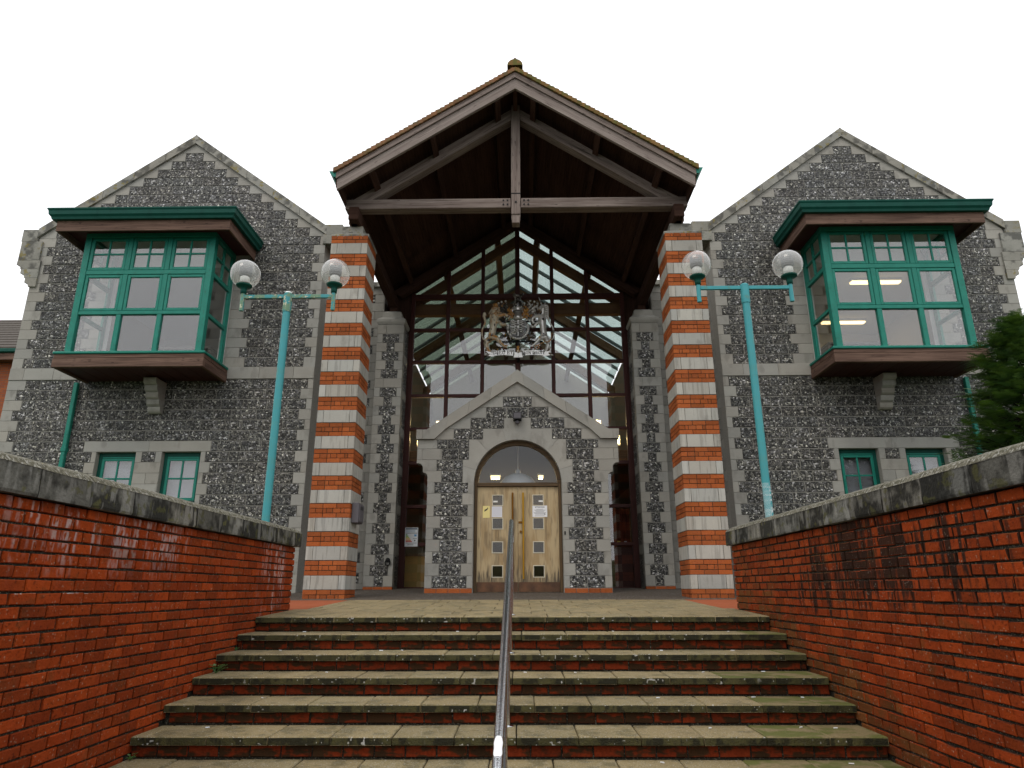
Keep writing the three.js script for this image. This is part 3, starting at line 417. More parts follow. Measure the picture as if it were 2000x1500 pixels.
// ---------------------------------------------------------------- flint wings with gables
console.log('wings');
const PR = .2267;
function glazing(parent, x0, x1, y0, y1, z, name = 'pane') { return mesh(name, b_().box(x0, x1, y0, y1, z - .003, z + .003).geo(), M.glass, parent); }
function wing(s) {
  const zf = -6.37, A = a => s * a, F = FZ(zf), AX = 7.74, RK = .746, YA = 10.62, aL = 4.4, aR = 11.07;
  const rk = y => (YA - y) / RK;
  const t = thing('flint_wing', [A(AX), .1, zf], s < 0 ? 'flint and stone gabled wing left of the entrance, its bay window unlit' : 'flint and stone gabled wing right of the entrance, its bay window lit by strip lamps', 'building', 'gabled flint wings');
  const iv = (a, b) => [Math.min(A(a), A(b)), Math.max(A(a), A(b))];
  const bayHole = [[A(6.5), 4.95], [A(9.1), 4.95], [A(9.1), 7.56], [A(6.5), 7.56]], winHoles = [[6.65, 7.47], [8.02, 8.86]].map(([a, b]) => [[A(a), 1.95], [A(b), 1.95], [A(b), 3.06], [A(a), 3.06]]);
  const wall = mesh('wall', b_().poly(F, [[A(aL), -.03], [A(aR), -.03], [A(aR), 8.13], [A(AX), YA], [A(aL), 8.13]], -.40, -.013, WHITE, [bayHole, ...winHoles]).geo(), M.mortar, t);
  const flints = [], stones = [];
  const hid = (x, y) => { const q = px(x, y, zf); return s < 0 ? q[1] > 888 + .27 * q[0] : q[1] > 872 + .30 * (2000 - q[0]); };
  const fl = (a, b, y0, y1) => { const [u0, u1] = iv(a, b), g = b_().blk(F, u0 + .008, u1 - .008, y0 + .009, y1 - .009, -.05, .002, .006, tone(.72, 1, .02), .002).geo(roff()); flints.push({ g, at: [(u0 + u1) / 2, (y0 + y1) / 2, zf], area: (b - a) * .2, f: hid((u0 + u1) / 2, y1) ? .001 : (Math.abs((a + b) / 2 - 7.8) < 1.5 && y0 > 3.9 && y0 < 7.6 ? .02 : 1) }); };
  const st = (a, b, y0, y1, m, d = .002) => { if (b - a < .015) return; const [u0, u1] = iv(a, b); stones.push({ g: b_().blk(F, u0 + .002, u1 - .002, y0 + .002, y1 - .002, -.3, d, .004, tone(.84, 1, .02), .001).geo(roff()), m, at: [(u0 + u1) / 2, y0, zf], area: (b - a) * .2, f: hid((u0 + u1) / 2, y1) ? .001 : 1 }); };
  const fill = (a, b, y0, y1, k) => { const n = Math.floor((a + (k % 2 ? .225 : 0)) / .45); let x = n * .45 - (k % 2 ? .225 : 0); const cuts = [a]; for (let i = 1; i < 40; i++) { const c = x + i * .45 + (hash(i, k, 5) - .5) * .12; if (c > a + .12 && c < b - .12) cuts.push(c); } cuts.push(b); for (let i = 0; i < cuts.length - 1; i++) fl(cuts[i], cuts[i + 1], y0, y1); };
  const rows = []; for (let k = 0; k < 20; k++) rows.push([4.65 - PR * (k + 1), 4.65 - PR * k, k]); rows.push([4.65, 4.92, -1]); for (let k = 0; k < 25; k++) rows.push([4.92 + PR * k, 4.92 + PR * (k + 1), k + 1]);
  for (const [y0, y1, k] of rows) {
    const up = y0 > 4.9;
    if (k === -1) { for (const [a, b] of [[4.4, 4.85], [4.85, 5.6], [5.6, 6.3], [9.3, 10.1], [10.1, 10.75], [10.75, 11.07]]) st(a, b, y0, y1, null, .02); st(6.3, 9.3, y0, y1, null, .0); continue; }
    let segs = [[4.4 + (k % 2 ? .26 : .12), 11.07 - (k % 2 ? .24 : .40)]]; const yr = y1 + .0;
    if (yr > 8.1) { // in the gable: stepped ends and raking stones
      const w = rk(y1) - .13 - (k % 2 ? .0 : .0); const outer = rk(y0), outT = rk(y1);
      if (w < .17) { stones.push({ g: b_().poly(F, outT > 0 ? [[A(AX - outer), y0 + .003], [A(AX + outer), y0 + .003], [A(AX + outT), y1 - .003], [A(AX - outT), y1 - .003]] : [[A(AX - outer), y0 + .003], [A(AX + outer), y0 + .003], [A(AX), YA]], -.3, .002, tone(.86, 1, .02)).geo(roff()), at: [A(AX), y0, zf], area: .2 }); continue; }
      for (const e of [-1, 1]) { const lim = 3.33; stones.push({ g: b_().poly(F, [[A(AX + e * w), y0 + .003], [A(AX + e * Math.min(outer, lim)), y0 + .003], [A(AX + e * Math.min(outT, lim)), y1 - .003], [A(AX + e * w), y1 - .003]], -.3, .002, tone(.84, 1, .02)).geo(roff()), at: [A(AX + e * w), y0, zf], area: .1 }); }
      segs = [[AX - w, AX + w]];
    } else { st(4.4, segs[0][0], y0, y1); st(segs[0][1], 11.07, y0, y1); }
    const cut = (a, b) => { const o = []; for (const [p, q] of segs) { if (b <= p || a >= q) { o.push([p, q]); continue; } if (a > p + .05) o.push([p, a]); if (b < q - .05) o.push([b, q]); } segs = o; };
    if (up && y0 < 7.6) { const j = k % 2 ? .38 : .24; st(6.34 - j, 6.5, y0, y1); st(9.1, 9.26 + j, y0, y1); cut(6.34 - j, 9.26 + j); }
    if (!up && y1 < 3.30 && y1 > 3.25) { st(6.45, 7.76, y0, y1); st(7.76, 9.15, y0, y1); cut(6.45, 9.15); }
    else if (!up && y1 < 3.1 && y0 > 1.9) { const j = k % 2 ? .1 : .22, first = y1 > 3.0; st(6.65 - j, 6.65, y0, y1); st(8.86, 8.86 + j, y0, y1); if (first) { st(7.47, 7.6, y0, y1); fl(7.6, 7.89, y0, y1); st(7.89, 8.02, y0, y1); } else if (k % 2) { st(7.47, 7.745, y0, y1); st(7.745, 8.02, y0, y1); } else st(7.47, 8.02, y0, y1); cut(6.65 - j, 8.86 + j); }
    else if (!up && y0 < 1.9 && y1 > 1.7) { st(6.5, 9.0, y0, y1, null, .05); cut(6.5, 9.0); }
    for (const [a, b] of segs) if (b - a > .06) fill(a, b, y0, y1, k);
  }
  emit(wall, 'flint_block', flints, M.flint, 300, 'flint_block_remainder');
  emit(wall, 'stone_block', stones, M.stone, 300);
  // raking copings and kneelers
  const L = Math.hypot(1, RK), th = .17;
  for (const e of [-1, 1]) { const n = 5, a0 = 0, a1 = 3.36; for (let i = 0; i < n; i++) { const p = a0 + (a1 - a0) * i / n + (i ? .004 : 0), q = a0 + (a1 - a0) * (i + 1) / n - .004; mesh('coping_stone', b_().poly(F, [[A(AX + e * p), YA - RK * p - .01], [A(AX + e * q), YA - RK * q - .01], [A(AX + e * q), YA - RK * q + th * L], [A(AX + e * p), YA - RK * p + th * L]], -.48, .055, tone(.86, 1, .02)).geo(roff()), M.weather, t); } }
  mesh('apex_stone', b_().poly(F, [[A(AX - .13), YA + th * L - .13], [A(AX + .13), YA + th * L - .13], [A(AX), YA + th * L + .012]], -.49, .06).geo(roff()), M.weather, t);
  const arc = (cx, cy, r, a0, a1, n = 6) => { const o = []; for (let i = 0; i <= n; i++) { const w = mix(a0, a1, i / n); o.push([cx + r * Math.cos(w), cy + r * Math.sin(w)]); } return o; };
  const kn = (pts, m = M.weather, d = .05) => mesh('kneeler_stone', b_().poly(F, pts.map(p => [A(p[0]), p[1]]), -.48, d, tone(.86, 1, .02)).geo(roff()), m, t);
  kn([[11.1, 8.0], [11.45, 8.0], [11.45, 8.3], [11.1, 8.3]]);
  kn([[10.95, 7.52], [11.43, 7.52], [11.43, 7.995], [10.95, 7.995]]); kn([[10.9, 7.30], ...arc(11.44, 7.30, .11, Math.PI, Math.PI / 2), [11.43, 7.515], [10.9, 7.515]]); kn([[10.9, 7.08], [11.12, 7.08], ...arc(11.31, 7.08, .11, Math.PI, Math.PI / 2), [11.31, 7.295], [10.9, 7.295]]); kn([[10.9, 6.86], ...arc(11.17, 6.86, .10, Math.PI, Math.PI / 2), [11.17, 7.075], [10.9, 7.075]]);
  kn([[4.02, 8.12], [4.42, 8.12], [4.42, 8.36], [4.02, 8.36]]); kn([[4.1, 7.88], [4.45, 7.88], [4.45, 8.115], [4.1, 8.115]]);
  // return wall towards the entrance and the recessed stretch beside the glass
  const ret = s < 0 ? FXp(-4.4) : FXm(4.4), ru = z => s < 0 ? -z : z, rs = [], rf = [];
  mesh('return_wall', b_().box(s * 4.413, s * 4.75, -.03, 8.1, zf - .40, -8.25).geo(), M.mortar, t);
  mesh('recess_wall', b_().box(s * 3.35, s * 4.412, -.03, 7.62, -8.55, -8.215).geo(), M.mortar, t);
  const RF = FZ(-8.2);
  for (let k = 0; k < 33; k++) { const y0 = .18 + PR * k, y1 = y0 + PR; const w = k % 2 ? .35 : .22; rs.push(b_().blk(ret, ru(zf - .32), ru(zf - .32 - w), y0 + .003, y1 - .003, -.05, .002, .004, tone(.84, 1)).geo(roff())); rf.push(b_().blk(ret, ru(zf - .33 - w), ru(-7.5), y0 + .006, y1 - .006, -.05, .004, .006).geo(roff()), b_().blk(ret, ru(-7.51), ru(-8.19), y0 + .006, y1 - .006, -.05, .004, .006).geo(roff())); (k % 3 === 2 ? rs : rf).push(b_().blk(RF, s * (k % 2 ? 3.6 : 3.75), s * 4.39, y0 + .006, y1 - .006, -.05, .004, .005, tone(.85, 1)).geo(roff())); rs.push(b_().blk(RF, s * 3.36, s * (k % 2 ? 3.59 : 3.74), y0 + .003, y1 - .003, -.05, .002, .004, tone(.84, 1)).geo(roff())); }
  mesh('return_stones', mergeGeometries(rs), M.stone, wall, 'stuff'); mesh('return_flints', mergeGeometries(rf), M.flint, wall, 'stuff');
  mesh('recess_coping', b_().bbox(s * 3.3, s * 4.41, 7.62, 7.76, -8.6, -8.12, .015).geo(), M.weather, t);
  // slated roof behind the parapet, side and back walls
  for (const e of [-1, 1]) mesh('roof', b_().poly(FZ(0), [[A(AX), YA - .02], [A(AX + e * 3.34), YA - .02 - RK * 3.34], [A(AX + e * 3.34), YA - .14 - RK * 3.34], [A(AX), YA - .14]], -18, zf - .42).geo(), M.tileGrey, t);
  mesh('outer_wall', b_().box(A(10.78), A(11.06), -.03, 8.05, -18, zf - .41).geo(), M.brick, t);
  mesh('rear_wall', b_().box(A(4.42), A(11.05), -.03, 8.05, -18.2, -18.01).geo(), M.brick, t);
  // ground-floor windows
  for (const [a, b] of [[6.65, 7.47], [8.02, 8.86]]) {
    const w = sub('window', t), [x0, x1] = iv(a, b), y0 = 1.95, y1 = 3.06, z = zf - .12;
    const bar = (p, q, r, v, d = .05) => b_().bbox(p, q, r, v, z - d, z, .006);
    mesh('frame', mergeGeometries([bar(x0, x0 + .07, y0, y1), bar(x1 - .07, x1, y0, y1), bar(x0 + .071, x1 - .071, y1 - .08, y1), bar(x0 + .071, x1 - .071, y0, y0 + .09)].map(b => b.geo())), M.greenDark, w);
    const i0 = x0 + .09, i1 = x1 - .09, h0 = y0 + .1, h1 = y1 - .12, xm = (i0 + i1) / 2, ym = h0 + (h1 - h0) * .52;
    mesh('sash', mergeGeometries([bar(x0 + .072, i0 + .04, h0, h1, .04), bar(i1 - .04, x1 - .072, h0, h1, .04), bar(i0 + .041, i1 - .041, h1 - .05, h1, .04), bar(i0 + .041, i1 - .041, h0, h0 + .06, .04), bar(x0 + .073, x1 - .073, h1 + .004, y1 - .082, .03)].map(b => b.geo())), M.green, w);
    mesh('glazing_bar', bar(xm - .018, xm + .018, h0 + .061, h1 - .051, .03).geo(), M.green, w); mesh('glazing_bar', bar(i0 + .041, i1 - .041, ym - .018, ym + .018, .027).geo(), M.green, w);
    for (const [p, q] of [[i0 + .04, xm - .018], [xm + .018, i1 - .04]]) for (const [r, v] of [[h0 + .06, ym - .018], [ym + .018, h1 - .05]]) glazing(w, p, q, r, v, z - .02);
    for (let i = 0; i < 14; i++) { const y = h1 - .06 - i * .066; mesh('blind_slat', b_().box(x0 + .08, x1 - .08, y - .0325, y + .0325, z - .155 - (i % 2) * .002, z - .15 - (i % 2) * .002).geo(), M.blind, w); }
    mesh('dark_recess', b_().box(x0 - .2, x1 + .2, y0 - .1, y1 + .1, z - .5, z - .46).geo(), M.dim, w);
  }
  // corbel under the bay
  const cb = sub('corbel', t); for (let i = 0; i < 5; i++) { const y1 = 4.56 - i * .138, pr = .44 - i * .078; mesh('corbel_stone', b_().prism([[zf - .1, y1 - .134], [zf + pr - .06, y1 - .134], [zf + pr - .015, y1 - .1], [zf + pr, y1 - .05], [zf + pr, y1], [zf - .1, y1]], 'x', A(7.72) - .135, A(7.72) + .135, tone(.85, 1, .02)).geo(roff()), M.stone, cb); }
  // bay window
  const bay = sub('bay_window', t), zB = -5.28, a0 = 6.4, a1 = 9.2, [X0, X1] = iv(a0, a1);
  const W = (g, m, n, dir) => mesh(n, g.geo(dir ? { dir, ...roff() } : roff()), m, bay);
  W(b_().bbox(A(6.29), A(9.34), 4.755, 4.84, zf + .03, -5.215, .008), M.fascia, 'base_board', [1, 0, 0]);
  W(b_().bbox(A(6.28), A(9.35), 4.56, 4.748, -5.29, -5.2, .01), M.fascia, 'base_board', [1, 0, 0]);
  for (const [p, q] of [[6.28, 6.36], [9.27, 9.35]]) W(b_().bbox(A(p), A(q), 4.56, 4.748, zf + .03, -5.292, .01), M.fascia, 'base_board', [0, 0, 1]);
  for (let i = 0; i < 9; i++) { const p = mix(6.365, 9.265, i / 9), q = mix(6.365, 9.265, (i + 1) / 9); W(b_().bbox(A(p + .003), A(q - .003), 4.60, 4.63, zf + .03, -5.294, .004), M.mahogany, 'soffit_board', [0, 0, 1]); }
  W(b_().bbox(A(6.27), A(9.36), 4.84, 4.895, zf + .03, -5.185, .012), M.green, 'sill');
  const y0 = 4.895, yT = 7.5, gb = (x0, x1, yy0, yy1, z0, z1, b = .007) => b_().bbox(x0, x1, yy0, yy1, z0, z1, b);
  for (const a of [a0, a1]) { const d = a === a0 ? 1 : -1; W(gb(A(a), A(a + d * .13), y0, yT, zB - .13, zB), M.green, 'corner_post'); W(gb(A(a + d * .01), A(a + d * .08), y0, yT, zf + .03, zf + .1), M.green, 'wall_post'); }
  W(gb(A(a0) , A(a1), yT, yT + .1, zB - .12, zB + .005), M.green, 'head_rail');
  for (const a of [a0, a1]) { const d = a === a0 ? 1 : -1; W(gb(A(a + d * .005), A(a + d * .1), yT, yT + .1, zf + .03, zB - .125), M.green, 'head_rail'); }
  const T1 = [5.73, 5.81], T2 = [6.635, 6.735], mw = .05, third = i => mix(X0 + .13, X1 - .13, i / 3);
  for (const [p, q] of [T1, T2]) { W(gb(X0 + .13, X1 - .13, p, q, zB - .1, zB - .01), M.green, 'transom'); for (const a of [a0, a1]) { const d = a === a0 ? 1 : -1; W(gb(A(a + d * .015), A(a + d * .085), p, q, zf + .1, zB - .13), M.green, 'transom'); } }
  const lvl = [[y0, T1[0]], [T1[1], T2[0]], [T2[1], yT]];
  for (let i = 1; i < 3; i++) for (const [p, q] of lvl) W(gb(third(i) - mw, third(i) + mw, p, q, zB - .1, zB - .012), M.green, 'mullion');
  const sash = (p, q, r, v, fr, grid) => { // opening light in the front
    const S = sub('light', bay); S.name = 'opening_light';
    const f = mesh('frame', mergeGeometries([gb(p, p + fr, r, v, zB - .075, zB - .02), gb(q - fr, q, r, v, zB - .075, zB - .02), gb(p + fr, q - fr, v - fr, v, zB - .075, zB - .02), gb(p + fr, q - fr, r, r + fr, zB - .075, zB - .02)].map(b => b.geo(roff()))), M.green, S);
    const xm = (p + q) / 2, ym = (r + v) / 2 ;
    if (grid) { mesh('glazing_bar', gb(xm - .02, xm + .02, r + fr, v - fr, zB - .065, zB - .028).geo(roff()), M.green, S); mesh('glazing_bar', gb(p + fr, q - fr, ym - .02, ym + .02, zB - .063, zB - .03).geo(roff()), M.green, S); for (const [c, e] of [[p + fr, xm - .02], [xm + .02, q - fr]]) for (const [g, h] of [[r + fr, ym - .02], [ym + .02, v - fr]]) glazing(S, c, e, g, h, zB - .048); }
    else glazing(S, p + fr, q - fr, r + fr, v - fr, zB - .048);
  };
  for (let i = 0; i < 3; i++) { const p = third(i) + (i ? mw : 0), q = third(i + 1) - (i < 2 ? mw : 0); glazing(bay, p, q, y0 + .0, T1[0], zB - .06); W(gb(p, q, y0, y0 + .03, zB - .08, zB - .03), M.green, 'bead'); sash(p + .006, q - .006, T1[1] + .006, T2[0] - .006, .06, false); sash(p + .006, q - .006, T2[1] + .006, yT - .006, .065, true); }
  for (const a of [a0, a1]) { // cheeks
    const d = a === a0 ? 1 : -1, x = A(a + d * .05), zA = zf + .1, zE = zB - .13, zm = (zA + zE) / 2;
    const pane = (z0, z1, r, v) => mesh('pane', b_().box(x - .003, x + .003, r, v, z0, z1).geo(), M.glass, bay), fr = (z0, z1, r, v) => W(gb(x - .03, x + .03, r, v, z0, z1, .005), M.green, 'cheek_frame');
    for (const [r, v] of lvl) { fr(zA, zA + .05, r, v); fr(zE - .05, zE, r, v); }
    pane(zA + .05, zE - .05, ...lvl[0]); pane(zA + .05, zE - .05, ...lvl[1]); fr(zm - .02, zm + .02, ...lvl[2]); const ym = (lvl[2][0] + lvl[2][1]) / 2; fr(zA + .05, zm - .02, ym - .02, ym + .02); fr(zm + .02, zE - .05, ym - .02, ym + .02);
    for (const [p, q] of [[zA + .05, zm - .02], [zm + .02, zE - .05]]) for (const [r, v] of [[lvl[2][0], ym - .02], [ym + .02, lvl[2][1]]]) pane(p, q, r, v);
  }
  // eaves of the bay: soffit, fascia, gutter and lead roof
  W(b_().box(A(6.0), A(9.6), yT + .1, yT + .13, zf + .03, -4.97), M.mahogany, 'soffit', [1, 0, 0]);
  W(b_().bbox(A(5.97), A(9.63), yT - .04, yT + .22, -4.965, -4.925, .006), M.fascia, 'fascia', [1, 0, 0]);
  for (const a of [5.97, 9.59]) W(b_().bbox(A(a), A(a + .04), yT - .04, yT + .22, zf + .03, -4.967, .006), M.fascia, 'fascia', [0, 0, 1]);
  const gp = [[0, 0], [.07, .0], [.085, .05], [.12, .09], [.13, .17], [.15, .2], [.15, .225], [.0, .225]];
  { const gq = b_(), run = ([p, q]) => [[A(5.966 - p), yT + .2 + q, zf + .03], [A(5.966 - p), yT + .2 + q, -4.922 + p], [A(9.634 + p), yT + .2 + q, -4.922 + p], [A(9.634 + p), yT + .2 + q, zf + .03]]; for (let k = 0; k < gp.length; k++) { const a = run(gp[k]), c = run(gp[(k + 1) % gp.length]); for (let e = 0; e < 3; e++) s > 0 ? gq.quad(a[e], a[e + 1], c[e + 1], c[e]) : gq.quad(c[e], c[e + 1], a[e + 1], a[e]); } W(gq, M.greenDark, 'gutter'); }
  W(b_().poly(FXm(0), [[zf + .02, yT + .36], [-4.93, yT + .36], [-4.93, yT + .40], [zf + .02, yT + .62]], Math.min(-A(6), -A(9.6)), Math.max(-A(6), -A(9.6))), M.lead, 'lead_roof');
  W(b_().bbox(A(7.1), A(8.35), yT + .63, yT + .72, zf + .01, zf + .05, .01), M.lead, 'flashing');
  // room behind the bay
  const room = sub('office', t), R = (n, b, m) => mesh(n, b.geo(), m, room);
  R('floor', b_().box(A(6.15), A(10.7), 4.80, 4.90, -11.6, zf - .405), M.carpet); R('ceiling', b_().box(A(6.15), A(10.7), 7.56, 7.66, -11.6, zf - .405), M.white); R('back_wall', b_().box(A(6.15), A(10.7), 4.9, 7.56, -11.7, -11.6), M.cream); R('side_wall', b_().box(A(6.05), A(6.15), 4.8, 7.66, -11.7, zf - .41), M.cream); R('side_wall', b_().box(A(10.7), A(10.77), 4.8, 7.66, -11.7, zf - .41), M.cream); R('inner_face', b_().poly(FZ(zf), [[A(6.15), 4.9], [A(10.7), 4.9], [A(10.7), 7.56], [A(6.15), 7.56]], -.412, -.402, WHITE, [[[A(6.5), 4.95], [A(9.1), 4.95], [A(9.1), 7.55], [A(6.5), 7.55]]]), M.cream);
  R('lining', b_().box(A(6.41), A(9.19), 7.30, 7.595, zf + .012, zf + .024), M.white); for (const [p, q] of [[6.41, 6.56], [9.04, 9.19]]) R('lining', b_().box(A(p), A(q), 4.93, 7.299, zf + .012, zf + .024), M.white);
  R('bay_floor', b_().box(A(6.5), A(9.1), 4.9, 4.93, zf - .005, zB - .14), M.carpet); R('bay_ceiling', b_().box(A(6.5), A(9.1), 7.57, 7.598, zf - .01, zB - .13), M.white);
  R('desk', b_().bbox(A(7.0), A(8.4), 5.55, 5.6, -7.6, -6.9, .006).box(A(7.05), A(7.1), 4.91, 5.55, -7.5, -7.0).box(A(8.3), A(8.35), 4.91, 5.55, -7.5, -7.0), M.dim);
  // downpipe
  const dp = sub('downpipe', t); mesh('pipe', b_().bbox(A(9.5) - .045, A(9.5) + .045, .1, 4.56, zf + .03, zf + .12, .012).geo(), M.green, dp); for (const y of [3.1, 1.4]) mesh('pipe_collar', b_().bbox(A(9.5) - .056, A(9.5) + .056, y - .05, y + .05, zf + .02, zf + .131, .01).geo(), M.green, dp);
  return t;
}
const wingL = wing(-1), wingR = wing(1);
// strip lamps in the right-hand office: glowing fittings and area lights of the same size
for (const [x, z] of [[8.8, -7.8], [9.2, -10.45]]) {
  const t = thing('strip_lamp', [x, 7.5, z], z > -8 ? 'lit fluorescent strip lamp near the window of the right bay' : 'lit fluorescent strip lamp deeper in the right bay room', 'lamp', 'strip lamps in the right office');
  mesh('housing', b_().bbox(x - .62, x + .62, 7.50, 7.556, z - .09, z + .09, .008).geo(), M.white, t); mesh('diffuser', b_().bbox(x - .6, x + .6, 7.455, 7.498, z - .075, z + .075, .012).geo(), M.lampOn, t);
  const l = new THREE.RectAreaLight(0xffe6ae, 5, 1.2, .15); l.position.set(x, 7.445, z); l.rotation.x = -Math.PI / 2; scene.add(l);
}

// ---------------------------------------------------------------- stone porch with arched doorway
console.log('porch');
{
  const zf = -5.92, F = FZ(zf), yb = .21, YS = 2.31, R = .875;
  const t = thing('entrance_porch', [0, yb, zf], 'gabled flint and stone porch with a round arch over the entrance doors', 'porch');
  const archPts = (r, y0, n = 28) => { const o = [[-r, y0]]; for (let i = 0; i <= n; i++) { const w = Math.PI * (1 - i / n); o.push([r * Math.cos(w), YS + r * Math.sin(w)]); } o.push([r, y0]); return o; };
  const RKP = .68, under = x => 4.42 - RKP * Math.abs(x);
  const outline = [[-1.8, yb - .02], [-.875, yb - .02], ...archPts(R, YS, 28).slice(1, -1), [.875, yb - .02], [1.8, yb - .02], [1.8, 3.18], [0, 4.4], [-1.8, 3.18]];
  const wall = mesh('wall', b_().poly(F, outline, -.42, -.012).geo(), M.mortar, t);
  mesh('side_wall', b_().box(-1.79, -1.5, yb - .02, 3.15, -8.5, zf - .43).geo(), M.stone, t); mesh('side_wall', b_().box(1.5, 1.79, yb - .02, 3.15, -8.5, zf - .43).geo(), M.stone, t);
  for (const s of [-1, 1]) mesh('roof', b_().poly(FZ(0), [[0, 4.42], [s * 1.95, 4.42 - RKP * 1.95], [s * 1.95, 4.3 - RKP * 1.95], [0, 4.3]], -8.5, zf - .44).geo(), M.lead, t);
  const fl = (a, b, y0, y1) => mesh('flint_block', b_().blk(F, a + .007, b - .007, y0 + .008, y1 - .008, -.05, .004, .008, tone(.85, 1, .015), .002).geo(roff()), M.flint, wall);
  const st = (a, b, y0, y1) => { if (Math.abs(b - a) > .02) mesh('stone_block', b_().blk(F, Math.min(a, b) + .002, Math.max(a, b) - .002, y0 + .002, y1 - .002, -.3, .003, .004, tone(.86, 1, .015), .001).geo(roff()), M.stone, wall); };
  const rowY = r => .30 + .2252 * r, P = (pts) => mesh('stone_block', b_().poly(F, pts, -.3, .003, tone(.86, 1, .015)).geo(roff()), M.stone, wall);
  for (const s of [-1, 1]) {
    for (let i = 0; i < 4; i++) mesh('plinth_brick', b_().blk(F, s * (.885 + i * .229), s * (.885 + i * .229 + .22), yb - .01, .292, -.1, .006, .004, tone(.75, 1, .03), .002).geo(roff()), M.brick, wall);
    const X = a => s * a, iv = (a, b, f, y0, y1) => s > 0 ? f(a, b, y0, y1) : f(-b, -a, y0, y1);
    for (let r = 0; r < 10; r++) {
      const y0 = rowY(r), y1 = rowY(r + 1);
      if (r < 9) { if (r % 2 === 0) { iv(.88, .99, st, y0, y1); iv(.99, 1.325, fl, y0, y1); iv(1.325, 1.66, fl, y0, y1); iv(1.66, 1.8, st, y0, y1); } else { iv(.88, 1.10, st, y0, y1); iv(1.10, 1.53, fl, y0, y1); iv(1.53, 1.8, st, y0, y1); } }
      else { iv(1.10, 1.53, fl, y0, y1); P([[X(1.53), y0 + .002], [X(1.8), y0 + .002], ...[0, 1, 2, 3, 4].map(i => { const w = Math.PI - i / 4 * Math.PI / 2; return [X(1.9 + .1 * Math.cos(w)), y0 + .1 + .1 * Math.sin(w)]; }), [X(1.9), y1 - .002], [X(1.53), y1 - .002]]); }
    }
    { const y0 = rowY(10), y1 = rowY(11); iv(1.1, 1.30, fl, y0, y1); iv(1.30, 1.63, fl, y0, y1); P([[X(1.63), y0 + .002], [X(1.9), y0 + .002], ...[0, 1, 2, 3, 4].map(i => { const w = Math.PI - i / 4 * Math.PI / 2; return [X(2.0 + .1 * Math.cos(w)), y0 + .06 + .1 * Math.sin(w)]; }), [X(2.03), y0 + .16], [X(2.03), y1 - .002], [X(1.63), y1 - .002]]); }
    { const y0 = rowY(11), y1 = rowY(12); iv(.98, 1.19, fl, y0, y1); iv(1.19, 1.53, fl, y0, y1); iv(1.53, 1.93, st, y0, y1); iv(1.93, 2.03, st, y0, y1); }
    { const y0 = rowY(12), y1 = 3.19; iv(.98, 1.42, fl, y0, y1 + .0); iv(1.42, 1.63, fl, y0, y1); iv(1.63, 2.03, st, y0, y1); }
    // stepped flints in the gable with raking stones
    const rows = [[3.19, 3.415, .70, .92, 1.30], [3.415, 3.64, .27, .53, .96], [3.64, 3.865, .24, .24, .64], [3.865, 4.09, 0, 0, .30]];
    rows.forEach(([y0, y1, a, b, c], i) => {
      if (i < 2) { iv(a, b, fl, y0, y1); iv(b, c, fl, y0, y1); } else if (i === 2) iv(.225, c, fl, y0, y1); else if (s > 0) fl(.12, .30, y0, y1); else fl(-.30, .11, y0, y1);
      const o0 = (4.4 - y0) / RKP, o1 = (4.4 - y1) / RKP; P([[X(c), y0 + .003], [X(o0), y0 + .003], [X(o1), y1 - .003], [X(c), y1 - .003]]);
    });
  }
  fl(-.215, .215, 3.64, 3.865); P([[-.45, 4.093], [.45, 4.093], [0, 4.4]]);
  // arch stones: inner edge the arch, outer edge stepping with the courses
  const stepY = a => { const c = Math.abs(Math.cos(a)), sn = Math.sin(a); const box = (w, h) => Math.min(c > 1e-6 ? w / c : 99, sn > 1e-6 ? h / sn : 99); return Math.max(box(1.095, 2.775 - YS), box(.975, 3.188 - YS), box(.695, 3.41 - YS), box(.265, 3.635 - YS)); };
  const cuts = [0, .30, .82, 1.30, Math.PI - 1.30, Math.PI - .82, Math.PI - .30, Math.PI];
  for (let i = 0; i < cuts.length - 1; i++) { const a = cuts[i] + .002, b = cuts[i + 1] - .002, n = 26, inn = [], out = []; for (let k = 0; k <= n; k++) { const w = mix(a, b, k / n), ro = stepY(w); inn.push([R * Math.cos(w), YS + R * Math.sin(w)]); out.push([ro * Math.cos(w), YS + ro * Math.sin(w)]); } mesh('arch_stone', b_().poly(F, [...inn, ...out.reverse()], -.3, .004, tone(.9, 1, .015)).geo(roff()), M.stone, wall); }
  // coping
  const th = .245;
  for (const s of [-1, 1]) {
    const X = a => s * a, top = x => 4.645 - RKP * x, bot = x => top(x) - th;
    const cp = (pts) => mesh('coping_stone', b_().poly(F, pts.map(p => [X(p[0]), p[1]]), -.5, .07, tone(.86, 1, .02)).geo(roff()), M.stone, t);
    cp([[1.93, 3.195], [2.05, 3.195], [2.05, 3.39], [1.93, 3.39]]); cp([[1.68, 3.195], [1.926, 3.195], [1.926, 3.39], [1.845, 3.39], [1.42, top(1.42)], [1.46, bot(1.46)], [1.76, 3.195]].filter((p, i) => i !== 6));
    cp([[1.418, top(1.418)], [.98, top(.98)], [1.02, bot(1.02)], [1.458, bot(1.458)]]); cp([[.976, top(.976)], [.53, top(.53)], [.57, bot(.57)], [1.016, bot(1.016)]]); cp([[.526, top(.526)], [.11, top(.11)], [.15, bot(.15) ], [.566, bot(.566)]]);
  }
  mesh('apex_stone', b_().poly(F, [[0, 4.66], [-.108, 4.645 - RKP * .108], [-.148, 4.645 - RKP * .148 - th], [0, 4.395], [.148, 4.645 - RKP * .148 - th], [.108, 4.645 - RKP * .108]], -.5, .072).geo(roff()), M.stone, t);
  // floodlight with motion sensor
  const fd = thing('floodlight', [0, 3.62, zf + .02], 'small black floodlight with a motion sensor above the arch', 'floodlight');
